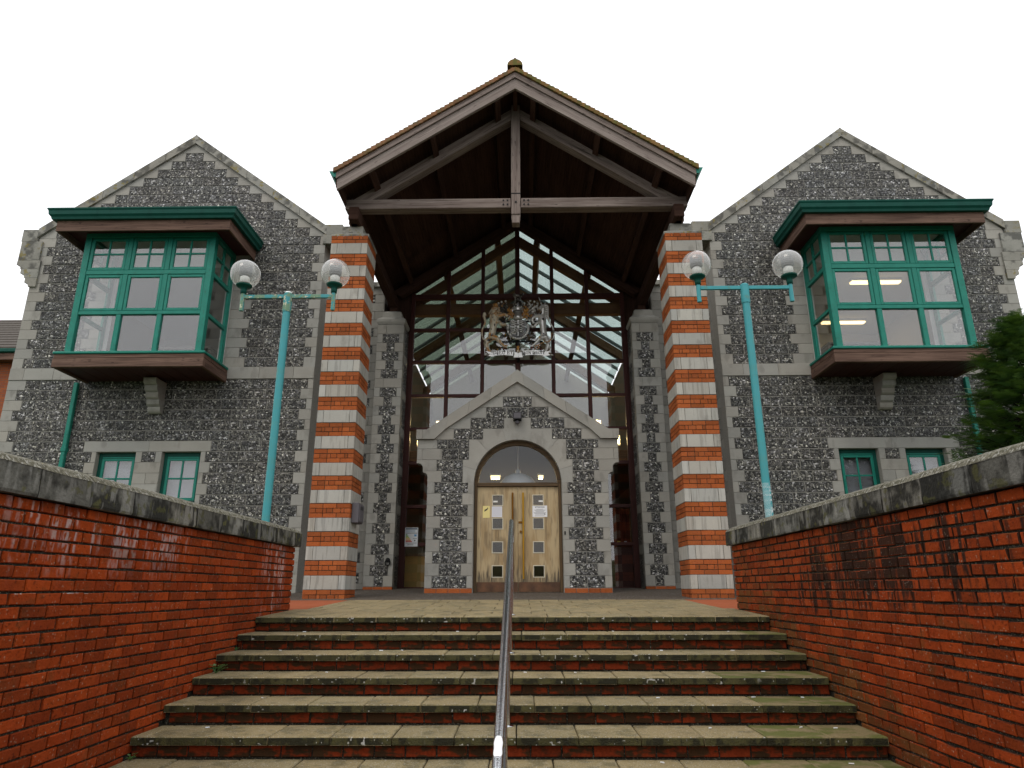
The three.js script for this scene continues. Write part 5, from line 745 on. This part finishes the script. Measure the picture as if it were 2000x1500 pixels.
    mesh('mantling', m.geo(), goldM, t); mesh('plume', w.geo(), s > 0 ? whiteM : darkM, t); for (const [x, y] of [[52, 66], [44, 70], [33, 72]]) mesh('plume_knop', ell(b_(), s * x, y, .04, 3, 3).geo(), whiteM, t);
  }
  // lion (left)
  const li = b_();
  T(li, [[-60, 30, .04], [-64, 14, .07], [-66, -6, .08], [-70, -26, .07], [-74, -38, .04]], [11, 12, 9.5, 9, 8], 12, 20); // trunk
  T(li, [[-60, 26, .08], [-48, 26, .12], [-36, 30, .12], [-28, 26, .1]], [7, 5, 4.4, 4], 8, 12); T(li, [[-62, 10, .10], [-50, 8, .13], [-42, 0, .13], [-32, 2, .1]], [6.5, 4.6, 4, 4.4], 8, 12); // forelegs
  T(li, [[-72, -32, .07], [-58, -36, .11], [-46, -50, .11], [-38, -58, .1], [-28, -60, .1]], [9, 7, 4.4, 3.8, 4.4], 8, 14); T(li, [[-74, -34, .0], [-84, -46, .02], [-80, -62, .03], [-74, -72, .05], [-64, -74, .06]], [9, 7.5, 4.8, 4, 4.6], 8, 14);
  T(li, [[-76, -36, -.02], [-92, -34, -.02], [-96, -10, -.02], [-88, 14, -.02], [-92, 34, -.02]], [3, 2.4, 2.2, 2.4, 4.5], 7, 18); ell(li, -90, 36, -.02, 5, 7);
  ell(li, -60, 40, .06, 12, 14, 11); ell(li, -58, 42, .13, 7, 8, 5); ell(li, -58, 38, .17, 4, 3.4, 3.4); ell(li, -68, 50, .07, 3, 3.4); ell(li, -51, 51, .07, 3, 3.4); for (let i = 0; i < 9; i++) { const w = i / 9 * 2 * Math.PI; T(li, [[-60 + 9 * Math.cos(w), 38 + 10 * Math.sin(w), .08], [-60 + 14 * Math.cos(w), 36 + 15 * Math.sin(w), .07], [-61 + 17 * Math.cos(w + .3), 33 + 17 * Math.sin(w + .3), .05]], [3.4, 3, 1], 6, 6); }
  mesh('lion', li.geo(), lionM, t);
  const lc = b_(); lc.lathe([[6 * k, 0], [8 * k, 2 * k], [7.4 * k, 5 * k], [8.6 * k, 9 * k], [4 * k, 12 * k], [0, 14 * k]], cx - 60 * k, Y0 + 52 * k, z + .06, 14); mesh('lion_crown', lc.geo(), goldM, t); const lf = b_(); ell(lf, -60.5, 44.5, .172, 1.1, 1.1); ell(lf, -55.5, 44.5, .172, 1.1, 1.1); ell(lf, -58, 37, .20, 1.6, .9); mesh('lion_eyes', lf.geo(), darkM, t);
  // unicorn (right)
  const un = b_();
  T(un, [[62, 34, .04], [64, 16, .07], [66, -4, .07], [68, -24, .07], [72, -38, .04]], [8, 11, 8.5, 9, 8], 12, 20); T(un, [[62, 22, .05], [66, 38, .06], [68, 52, .07]], [8, 7, 5.5], 10, 10); T(un, [[68, 54, .08], [62, 50, .12], [56, 42, .14]], [6, 5, 3.2], 10, 10);
  T(un, [[60, 24, .1], [46, 24, .13], [38, 14, .13], [42, 4, .12]], [6, 4, 3.4, 3.2], 8, 12); T(un, [[62, 8, .1], [50, 4, .13], [42, -6, .13], [34, -2, .1]], [5.5, 4, 3.4, 3.4], 8, 12); T(un, [[70, -32, .08], [58, -38, .12], [46, -52, .11], [36, -60, .1]], [8.5, 6, 3.8, 3.6], 8, 14); T(un, [[72, -34, 0], [80, -48, .02], [76, -62, .03], [70, -74, .05]], [8.5, 6.5, 4, 3.6], 8, 14);
  T(un, [[74, -36, -.02], [92, -34, -.02], [94, -8, -.02], [84, 14, -.02], [80, 26, -.02]], [2.6, 2.2, 2, 2.2, 3.4], 7, 18); T(un, [[70, 58, .06], [73, 63, .05], [73, 67, .05]], [2, 1.8, .6], 6, 6);
  mesh('unicorn', un.geo(), uniM, t); const ho = b_(); T(ho, [[64, 57, .1], [60, 68, .11], [56, 79, .12]], [1.8, 1.2, .4], 7, 8); mesh('horn', ho.geo(), whiteM, t); const ma = b_(); for (let i = 0; i < 7; i++) { const y = 56 - i * 6; T(ma, [[70, y, .05], [78, y + 2, .05], [82, y - 5, .04]], [2.6, 2.6, 1], 6, 8); } mesh('mane', ma.geo(), uniM, t); const ue = b_(); ell(ue, 63, 51, .155, 1.1, 1.3); mesh('unicorn_eye', ue.geo(), darkM, t);
  const ch = b_(); ch.geom(new THREE.TorusGeometry(5 * k, 1.5 * k, 8, 18), new THREE.Matrix4().makeTranslation(...P(50, -62, .1))); T(ch, [[52, -57, .1], [66, -50, .12], [84, -44, .08], [90, -20, .04]], [1.4], 6, 16); ch.lathe([[5 * k, 0], [6.4 * k, 2 * k], [5.6 * k, 4 * k], [7 * k, 7 * k], [5 * k, 4 * k]], cx + 64 * k, Y0 + 31 * k, z + .06, 14); mesh('chain', ch.geo(), goldM, t);
  // compartment with flowers, ribbon and motto
  const gr = b_(); for (let i = 0; i < 42; i++) { const x = rr(-92, 92), y = -74 - Math.abs(x) * .04 + rr(-7, 5); ell(gr, x, y, rr(.0, .08), rr(2.5, 6), rr(1.6, 3.2)); } mesh('compartment', gr.geo(), whiteM, t); const fw = b_(); for (const [x, y] of [[-46, -64], [-38, -67], [-32, -63], [36, -64], [44, -67], [52, -64], [-54, -68], [60, -68]]) ell(fw, x, y, .1, 2.6, 2.6); mesh('flowers', fw.geo(), redM, t); const th = b_(); th.lathe([[2.4 * k, 0], [4.6 * k, 6 * k], [3.4 * k, 14 * k], [4.4 * k, 18 * k], [0, 21 * k]], cx, Y0 - 78 * k, z + .09, 12); mesh('thistle', th.geo(), goldM, t);
  for (const [s, txt] of [[-1, 'DIEU ET'], [1, 'MON DROIT']]) {
    const rb = b_(), n = 12; for (let i = 0; i < n; i++) { const f = w => { const x = s * mix(13, 66, w), y = -80 + 2.2 * Math.sin(w * Math.PI); return [x, y]; }; const [xa, ya] = f(i / n), [xb, yb] = f((i + 1) / n), A = (x, y, d) => P(x, y, d); rb.quad(A(xa, ya - 6.5, .13), A(xb, yb - 6.5, .13), A(xb, yb + 6.5, .13), A(xa, ya + 6.5, .13)).quad(A(xa, ya - 6.5, .11), A(xb, yb - 6.5, .11), A(xb, yb - 6.5, .13), A(xa, ya - 6.5, .13)).quad(A(xa, ya + 6.5, .11), A(xb, yb + 6.5, .11), A(xb, yb + 6.5, .13), A(xa, ya + 6.5, .13)).quad(A(xa, ya - 6.5, .11), A(xb, yb - 6.5, .11), A(xb, yb + 6.5, .11), A(xa, ya + 6.5, .11)); }
    rb.poly(FZ(z + .09), [[P(s * 64, 0)[0], Y0 - 88 * k], [P(s * 84, 0)[0], Y0 - 84 * k], [P(s * 78, 0)[0], Y0 - 79 * k], [P(s * 86, 0)[0], Y0 - 72 * k], [P(s * 64, 0)[0], Y0 - 76 * k]], -.01, .01); const me = mesh('motto_ribbon', rb.geo(), whiteM, t);
    const tg = new TextGeometry(txt, { font, size: 8.2 * k * (txt.length > 7 ? .86 : 1.12), depth: .008, curveSegments: 3 }); tg.computeBoundingBox(); const w = tg.boundingBox.max.x; mesh('motto_letters', b_().geom(tg, new THREE.Matrix4().makeTranslation(cx + s * 39.5 * k - w / 2, Y0 - 82.5 * k, z + .131)).geo(), darkM, me);
  }
  mesh('centre_scroll', b_().poly(FZ(z), [[cx - 12 * k, Y0 - 90 * k], [cx + 12 * k, Y0 - 90 * k], [cx + 9 * k, Y0 - 76 * k], [cx - 9 * k, Y0 - 76 * k]], .07, .1).geo(), whiteM, t);
  mesh('backing_leaves', (() => { const q = b_(); for (let i = 0; i < 60; i++) { const x = rr(-54, 54), y = rr(-48, 44), r = Math.hypot(x, y); if (r < 24) continue; ell(q, x, y, -.055, rr(3, 6), rr(2.5, 5), 1.2); } return q; })().geo(), darkM, t);
  mesh('support_bracket', b_().bbox(cx - .03, cx + .03, 5.70, 7.2, z - .21, z - .035, .006).bbox(cx - .62, cx + .62, 6.18, 6.22, z - .07, z - .045, .004).bbox(cx - .62, cx + .62, 6.72, 6.76, z - .07, z - .045, .004).geo(), M.black, t);
}

// ---------------------------------------------------------------- lamp posts
console.log('lamps');
function lampPost(s) {
  const x = s * 3.64, z = -2.35, t = thing('lamp_post', [x, -.03, z], s < 0 ? 'turquoise twin-globe lamp post with flaking cross arm left of the entrance' : 'turquoise twin-globe lamp post with a paint-chipped foot right of the entrance', 'lamp post', 'twin globe lamp posts');
  const yb = s < 0 ? 4.77 : 4.86;
  mesh('pole', b_().tube([[x, s < 0 ? -.03 : 1.75, z], [x, 2.4, z], [x, yb - .26, z]], [.058], 16, WHITE, 6).geo({ dir: [0, 1, 0] }), M.pole, t);
  if (s > 0) mesh('pole_foot', b_().tube([[x, -.03, z], [x, .8, z], [x, 1.75, z]], [.0585], 16, WHITE, 6).geo({ dir: [0, 1, 0] }), M.poleChip, t);
  mesh('pole_head', b_().lathe([[.062, -.27], [.068, -.265], [.068, .04], [.055, .06], [0, .065]], x, yb, z, 16).geo(), s < 0 ? M.poleWorn : M.pole, t);
  if (s < 0) mesh('bird_dropping', b_().lathe([[.06, .045], [.05, .075], [.02, .085], [0, .085]], x, yb, z, 10).geo(), M.whitePaint, t);
  for (const e of [-1, 1]) {
    const gx = x + e * .73;
    mesh('cross_arm', b_().bbox(x + e * .06, gx - e * .03, yb - .03, yb + .03, z - .022, z + .022, .004).geo(), s < 0 ? M.poleWorn : M.pole, t);
    mesh('arm_tube', b_().tube([[gx, yb - .24, z], [gx, yb, z], [gx, yb + .13, z]], [.034], 12, WHITE, 4).geo(), s < 0 ? M.poleWorn : M.pole, t);
    const L = sub('lantern', t), y = yb + .335;
    mesh('holder', b_().lathe([[.0, -.30], [.045, -.30], [.05, -.25], [.05, -.2], [.11, -.18], [.125, -.165], [.125, -.145], [.1, -.14], [0, -.14]], gx, y + .02, z, 20).geo(), M.greenDark, L);
    if (s < 0 && e < 0) mesh('gasket', b_().lathe([[.085, -.195], [.105, -.19], [.105, -.15], [.085, -.15]], gx, y + .04, z, 18).geo(), M.black, L);
    const sg = new THREE.SphereGeometry(.235, 32, 24); mesh('globe', b_().geom(sg, new THREE.Matrix4().makeTranslation(gx, y + .065, z)).geo(), M.globe, L);
    mesh('lamp_socket', b_().lathe([[0, -.13], [.075, -.13], [.075, -.02], [.06, 0], [0, 0]], gx, y + .02, z, 16).geo(), M.whitePaint, L);
    for (let i = 0; i < 6; i++) mesh('louvre_ring', b_().lathe([[.06, .03 + i * .032], [.098, .02 + i * .032], [.1, .026 + i * .032], [.064, .04 + i * .032]], gx, y + .02, z, 20).geo(), M.lead, L);
  }
}
lampPost(-1); lampPost(1);

// ---------------------------------------------------------------- handrail
console.log('rail');
{
  const x = -.04, ry = z => .931 - .345 * z, t = thing('handrail', [x, -.9, 2], 'polished steel handrail running down the middle of the steps', 'handrail');
  const pts = [[x, ry(-.32) - .25, -.36], [x, ry(-.32) - .08, -.37], [x, ry(-.25) + .0, -.28]]; for (let z = 0; z <= 6.1; z += .46) pts.push([x, ry(z), z]);
  mesh('rail', b_().tube(pts, [.0255], 18, WHITE, 60).geo(), M.steel, t);
  for (const z of [-.2, .8, 1.82, 2.86, 3.87, 4.9]) { const n = Math.max(0, Math.ceil(z / TREAD)), yb = z < 0 ? landY(z) : -RISE * n; mesh('post', b_().tube([[x, yb, z], [x, (yb + ry(z)) / 2, z], [x, ry(z) - .03, z]], [.02], 14, WHITE, 4).geo(), M.steel, t); mesh('saddle', b_().lathe([[.02, -.075], [.028, -.07], [.028, -.03], [.02, -.02]], x, ry(z), z, 14).geo(), M.steel, t); mesh('foot_flange', b_().lathe([[.0, 0], [.045, 0], [.045, .008], [.022, .012]], x, yb, z, 16).geo(), M.steel, t); }
  // patch of white paint on the top of the rail near its lower end
  const wp = b_(), n = 14; for (let i = 0; i < n; i++) for (let k = 0; k < 8; k++) { const f = (i, k) => { const w = i / n, z = 3.95 + .16 * w, half = (.95 + .13 * Math.sin(w * 9)) * Math.pow(Math.sin(Math.PI * clamp(w * .94 + .03)), .35), a = (k / 8 - .5) * 2 * half, r = .0268; return [x + r * Math.sin(a), ry(z) + r * Math.cos(a) * .945, z + r * Math.cos(a) * .33]; }; wp.quad(f(i, k), f(i + 1, k), f(i + 1, k + 1), f(i, k + 1)); } mesh('paint_splash', wp.geo(), M.whitePaint, t);
}

// ---------------------------------------------------------------- notices, poster, litter, plants
console.log('details');
function canvasMat(w, h, draw) { const c = document.createElement('canvas'); c.width = w; c.height = h; const g = c.getContext('2d'); draw(g, w, h); const tx = new THREE.CanvasTexture(c); tx.colorSpace = THREE.SRGBColorSpace; return new THREE.MeshStandardMaterial({ map: tx, roughness: .6 }); }
function sheet(name, x0, x1, y0, y1, z, m, label, cat) { const w = x1 - x0, h = y1 - y0, g = new THREE.BoxGeometry(w, h, .003), me = new THREE.Mesh(g, m); me.name = uname(name); me.position.set((x0 + x1) / 2, (y0 + y1) / 2, z); me.castShadow = me.receiveShadow = true; me.userData = { label, category: cat }; scene.add(me); return me; }
{
  const z = -6.117;
  sheet('notice', .29, .585, 1.655, 1.88, z, canvasMat(256, 200, (g, w, h) => { g.fillStyle = '#e9e9ea'; g.fillRect(0, 0, w, h); g.fillStyle = '#222'; g.font = 'bold 30px sans-serif'; g.textAlign = 'center'; g.fillText('ATTENTION', w / 2, 40); g.fillStyle = '#555'; for (let i = 0; i < 7; i++) { const l = 60 + (i * 37) % 50; g.fillRect(w / 2 - l, 62 + i * 15, l * 2, 5); } g.fillRect(40, 176, 170, 5); g.fillStyle = '#111'; g.beginPath(); g.arc(214, 152, 9, 0, 7); g.fill(); }), 'white notice headed ATTENTION on the right door', 'notice');
  sheet('notice', -.52, -.315, 1.655, 1.865, z, canvasMat(128, 128, (g, w, h) => { g.fillStyle = '#dfdfe4'; g.fillRect(0, 0, w, h); g.fillStyle = '#d3d3da'; g.fillRect(8, 8, w - 16, h - 16); }), 'blank white paper on the left door beneath its top pane', 'notice');
  sheet('camera_sign', -.70, -.56, 1.64, 1.875, z, canvasMat(128, 216, (g, w, h) => { g.fillStyle = '#e6d58c'; g.fillRect(0, 0, w, h); g.strokeStyle = '#111'; g.fillStyle = '#111'; g.save(); g.translate(62, 70); g.rotate(-.5); g.fillRect(-34, -14, 50, 26); g.fillRect(16, -8, 14, 14); g.restore(); g.fillRect(78, 32, 18, 18); g.lineWidth = 7; g.beginPath(); g.moveTo(40, 84); g.lineTo(28, 104); g.stroke(); }), 'pale yellow sign with a black camera symbol on the left door', 'sign');
  for (const [x, y] of [[-.45, 1.965], [.46, 1.97]]) sheet('pane_sticker', x - .045, x + .045, y - .016, y + .016, z - .018, canvasMat(64, 24, (g, w, h) => { g.fillStyle = '#e8e8e4'; g.fillRect(0, 0, w, h); }), x < 0 ? 'small white sticker on the top left door pane' : 'small white sticker on the top right door pane', 'sticker');
  sheet('energy_poster', -2.64, -2.34, 1.23, 1.66, -8.50, canvasMat(192, 276, (g, w, h) => { g.fillStyle = '#e7ebee'; g.fillRect(0, 0, w, h); g.fillStyle = '#27435e'; g.fillRect(10, 10, w - 20, 18); g.fillStyle = '#8aa7bd'; for (const y of [38, 50, 62]) g.fillRect(10, y, w - 50, 5); g.fillStyle = '#333'; g.fillRect(10, 78, w - 20, 7); ['#5aa04a', '#8bb84c', '#c9c64a', '#e6b23c', '#e2873a', '#cf4a32'].forEach((c, i) => { g.fillStyle = c; g.fillRect(12, 98 + i * 20, 24 + i * 14, 15); }); g.fillStyle = '#5d9fd0'; g.fillRect(138, 100, 34, 30); g.fillStyle = '#333'; g.fillRect(120, 160, 58, 5); g.fillRect(140, 180, 16, 20); g.fillStyle = '#444'; g.fillRect(12, 224, w - 24, 5); for (const y of [240, 252]) g.fillRect(40, y, 90, 4); }), 'energy rating poster with coloured bars inside the left lower pane', 'poster');
  for (const [x, w, c] of [[2.06, .11, '#cfd4d8'], [2.3, .07, '#c9b04a'], [2.46, .06, '#b8bcc0']]) sheet('counter_card', x, x + w, 1.25, 1.35, -8.66, canvasMat(32, 32, (g, a, b) => { g.fillStyle = c; g.fillRect(0, 0, a, b); g.fillStyle = '#555'; g.fillRect(5, 8, 20, 3); }), c === '#c9b04a' ? 'small yellow card standing inside the right lower pane' : w > .1 ? 'white card standing inside the right lower pane' : 'small grey card beside the yellow one inside the right pane', 'card');
  { // curtain behind the right lower pane
    const b = b_(), n = 40; for (let i = 0; i < n; i++) { const f = w => [mix(1.84, 2.62, w), -8.78 + .035 * Math.sin(w * 46)]; const [xa, za] = f(i / n), [xb, zb] = f((i + 1) / n); b.quad([xa, 1.3, za], [xb, 1.3, zb], [xb, 2.1, zb], [xa, 2.1, za]); } solo('curtain', b.geo(), mat({ color: 0x5b2a1c, roughness: .9 }), [2.2, 1.3, -8.78], 'dark red pleated curtain inside the right lower pane', 'curtain');
  }
}
// litter on the steps
{
  const spots = [[1.02, 1], [1.42, 2], [2.1, 2], [1.7, 3], [.55, 3], [2.25, 3], [1.2, 4], [2.0, 4], [2.4, 4], [1.5, 5], [2.2, 5], [1.05, 6], [2.35, 6], [-.6, 1], [-1.3, 2], [-1.1, 2], [-2.3, 2], [-2.35, 5], [-2.1, 4], [.1, 3], [-2.2, 1], [2.2, 1], [-1.7, 3], [2.45, 5]];
  for (const [x, n] of spots) { const a = rr(-1.2, 1.2), z = TREAD * n - rr(.3, .37), y = -RISE * n + .0048, L = .018; solo('cigarette_end', b_().tube([[x - L * Math.cos(a), y, z - L * Math.sin(a) * .5], [x, y, z], [x + L * Math.cos(a), y, z + L * Math.sin(a) * .5]], [.0045], 7, tone(.75, 1, .04), 2).geo(), M.whitePaint, [x, y - .0045, z], 'pale cigarette end dropped on the stone steps', 'litter', 'cigarette ends on the steps'); }
}
const leafM = new THREE.MeshPhysicalMaterial({ vertexColors: true, color: 0xffffff, roughness: .6, transmission: .25, thickness: 0 });
function weed(x, y, z, n, size, label) {
  const t = thing('weed', [x, y, z], label, 'plant', 'weeds along the left wall'); const st = b_();
  for (let i = 0; i < n; i++) {
    const a = i / n * 6.28 + rr(-.4, .4), len = size * rr(.6, 1.1), up = rr(.5, 1.1), c = [rr(.05, .09), rr(.13, .2), rr(.02, .04)], dir = [Math.cos(a) * .8 + .25, Math.sin(a) * .6];
    const tip = [x + dir[0] * len, y + len * up * .75, z + dir[1] * len + .02], mid = [x + dir[0] * len * .55, y + len * up * .62, z + dir[1] * len * .55];
    st.tube([[x, y, z], mid, tip], [.003, .0015], 5, c, 4); const lf = b_();
    for (let k = 0; k < 6; k++) { const w = .3 + k * .13, p = [mix(x, tip[0], w), mix(mid[1], tip[1], w) - .004, mix(z, tip[2], w)], s = k % 2 ? 1 : -1, l = size * .3 * (1.2 - w * .6), nx = -dir[1] * s, nz = dir[0] * s; const e = [p[0] + nx * l + dir[0] * l * .4, p[1] + .006, p[2] + nz * l + dir[1] * l * .4], q = [p[0] + nx * l * .4 + dir[0] * l * .5, p[1] + .012, p[2] + nz * l * .4 + dir[1] * l * .5], r = [p[0] + nx * l * .6 - dir[0] * l * .15, p[1] + .004, p[2] + nz * l * .6 - dir[1] * l * .15]; lf.tri(p, r, e, c).tri(p, e, q, c); }
    mesh('leaf_spray', lf.geo(), leafM, t);
  }
  mesh('stem', st.geo(), leafM, t);
}
weed(-2.70, -.296 - .148 + .0, 1.0 + .02, 13, .105, 'leafy green weed growing where a step meets the left wall');
weed(-2.73, -.148 * 6 + .002, 2.24, 7, .06, 'small tuft of weed at the foot of the lowest step by the left wall');
weed(-2.735, -.148 * 2 + .002, .52, 5, .045, 'tiny tuft of weed higher up the steps by the left wall');
// yew tree behind the right-hand wall
console.log('yew');
{
  const cx = 8.75, cz = -3.55, t = thing('yew_tree', [cx, -.03, cz], 'dark green feathery yew tree behind the right brick wall', 'tree');
  mesh('trunk', b_().tube([[cx, -.03, cz], [cx + .05, 1.6, cz], [cx, 4.2, cz]], [.16, .11, .02], 10, [.09, .055, .035], 8).geo(), M.dim, t);
  const br = b_(), cr = [];
  const addSpray = (o, d, len) => { const hq = rnd(), hue = [mix(.045, .125, hq), mix(.11, .225, hq), mix(.02, .03, rnd())]; // flat feathery twig: paired needles along a stem, drooping tip
    const D = V(...d).normalize(), S = new THREE.Vector3().crossVectors(D, V(0, 1, 0)).normalize(); if (S.lengthSq() < .1) S.set(1, 0, 0); const U = new THREE.Vector3().crossVectors(S, D), n = 9, bb = b_();
    for (let i = 0; i < n; i++) { const w = (i + .5) / n, p = V(...o).addScaledVector(D, len * w).addScaledVector(U, -len * .22 * w * w); const c = hue; for (const s of [-1, 1]) { const L = len * .34 * (1.05 - w * .65) * rr(.8, 1.2), e = p.clone().addScaledVector(S, s * L).addScaledVector(D, L * .75).addScaledVector(U, rr(-.2, .12) * L), a = p.clone().addScaledVector(D, L * .30); const m = p.clone().lerp(e, .5).addScaledVector(D, -.08 * L); bb.tri(p.toArray(), m.toArray(), e.toArray(), c); bb.tri(p.toArray(), e.toArray(), a.toArray(), c); } }
    return bb;
  };
  const H = 4.5, R = y => { const h = (y - .3) / (H - .3); return 1.75 * Math.pow(clamp(1 - h), .62) * (h < .12 ? .7 + h * 2.5 : 1); };
  const groups = 7, pools = Array.from({ length: groups }, () => b_());
  for (let i = 0; i < 560; i++) {
    const y = .5 + (H - .55) * Math.pow(rnd(), .85), a = rnd() * 6.283, lump = .84 + .22 * Math.sin(a * 3 + y * 4.1) + .12 * Math.sin(a * 7 - y * 6), r = R(y) * lump, o = [cx + Math.cos(a) * r * .35, y - .05, cz + Math.sin(a) * r * .35], e = [cx + Math.cos(a) * r, y + .22 + rr(-.08, .14), cz + Math.sin(a) * r];
    br.tube([o, [(o[0] + e[0]) / 2, (o[1] + e[1]) / 2 + .05, (o[2] + e[2]) / 2], e], [.014, .004], 4, [.07, .045, .03], 3, false);
    const n = 12; for (let k = 0; k < n; k++) { const w = rr(.38, 1.04), p = [mix(o[0], e[0], w) + rr(-.09, .09), mix(o[1], e[1], w) + rr(-.07, .07), mix(o[2], e[2], w) + rr(-.09, .09)], d = [Math.cos(a + rr(-1, 1)), rr(-.15, .75), Math.sin(a + rr(-1, 1))]; const s = addSpray(p, d, rr(.16, .34)), q = pools[i % groups]; for (let z = 0; z < s.p.length; z++) { q.p.push(s.p[z]); q.n.push(s.n[z]); q.c.push(s.c[z]); } }
  }
  const crown = sub('crown', t); mesh('branches', br.geo(), M.dim, t, 'stuff'); pools.forEach(q => mesh('foliage', q.geo(), leafM, crown, 'stuff'));
}
// rear brick block with a tiled roof showing at the far left
{
  const t = thing('rear_block', [-16.5, 0, -13], 'red brick block with a dark tiled roof and green gutter at the far left edge', 'building');
  mesh('wall', b_().box(-22, -11.2, -.03, 7.15, -20, -12.4).geo(), mat({ map: rep(tex(512, 512, (u, v) => { const r = Math.floor(v * 12), x = (u * 4 + (r % 2) * .5) % 1, y = (v * 12) % 1, j = x < .045 || y < .13 ? 1 : 0, f = fbm(u, v, 60, 60, 3, 2), t = hash(Math.floor(u * 4 + (r % 2) * .5), r, 3); return j ? [.12, .10, .085] : [mix(.22, .34, f * .4 + t * .6), mix(.06, .10, f * .4 + t * .6), mix(.022, .04, f)]; }), .9), roughness: .9 }), t); mesh('eaves_board', b_().bbox(-22.3, -11.2, 7.1, 7.32, -12.39, -12.05, .01).geo({ dir: [1, 0, 0] }), M.fascia, t); mesh('gutter', b_().bbox(-22.3, -11.2, 7.325, 7.47, -12.15, -11.98, .03).geo(), M.greenDark, t);
  for (let i = 0; i < 12; i++) mesh('tile_course', b_().poly(FXm(0), [[-12.0 - i * .3, 7.46 + i * .2], [-12.36 - i * .3, 7.67 + i * .2], [-12.36 - i * .3, 7.71 + i * .2], [-12.0 - i * .3, 7.51 + i * .2]], 11.2, 22.3).geo(), M.tileGrey, t);
}
{
  const t = thing('hedge', [0, -1.39, 44], 'long dark green hedge across the road, mirrored low in the door panes', 'hedge'), b = b_(), N = 120, prof = [[1.2, 0], [1.4, 1.4], [1.3, 3.2], [.8, 4.4], [-.6, 4.6], [-1.3, 3.4], [-1.4, 0]], ring = [];
  for (let i = 0; i <= N; i++) { const x = -70 + 140 * i / N, h = .88 + .2 * fbm(i / N, .3, 24, 2, 3, 5); ring.push(prof.map(([p, q]) => [x, -1.39 + q * h + rr(-.06, .06), 44 - p + rr(-.12, .12)])); }
  for (let i = 0; i < N; i++) for (let k = 0; k < prof.length - 1; k++) b.quad(ring[i][k], ring[i + 1][k], ring[i + 1][k + 1], ring[i][k + 1]);
  mesh('foliage', b.geo(), M.grass, t);
}
renderer.render(scene, camera);
console.log('done');
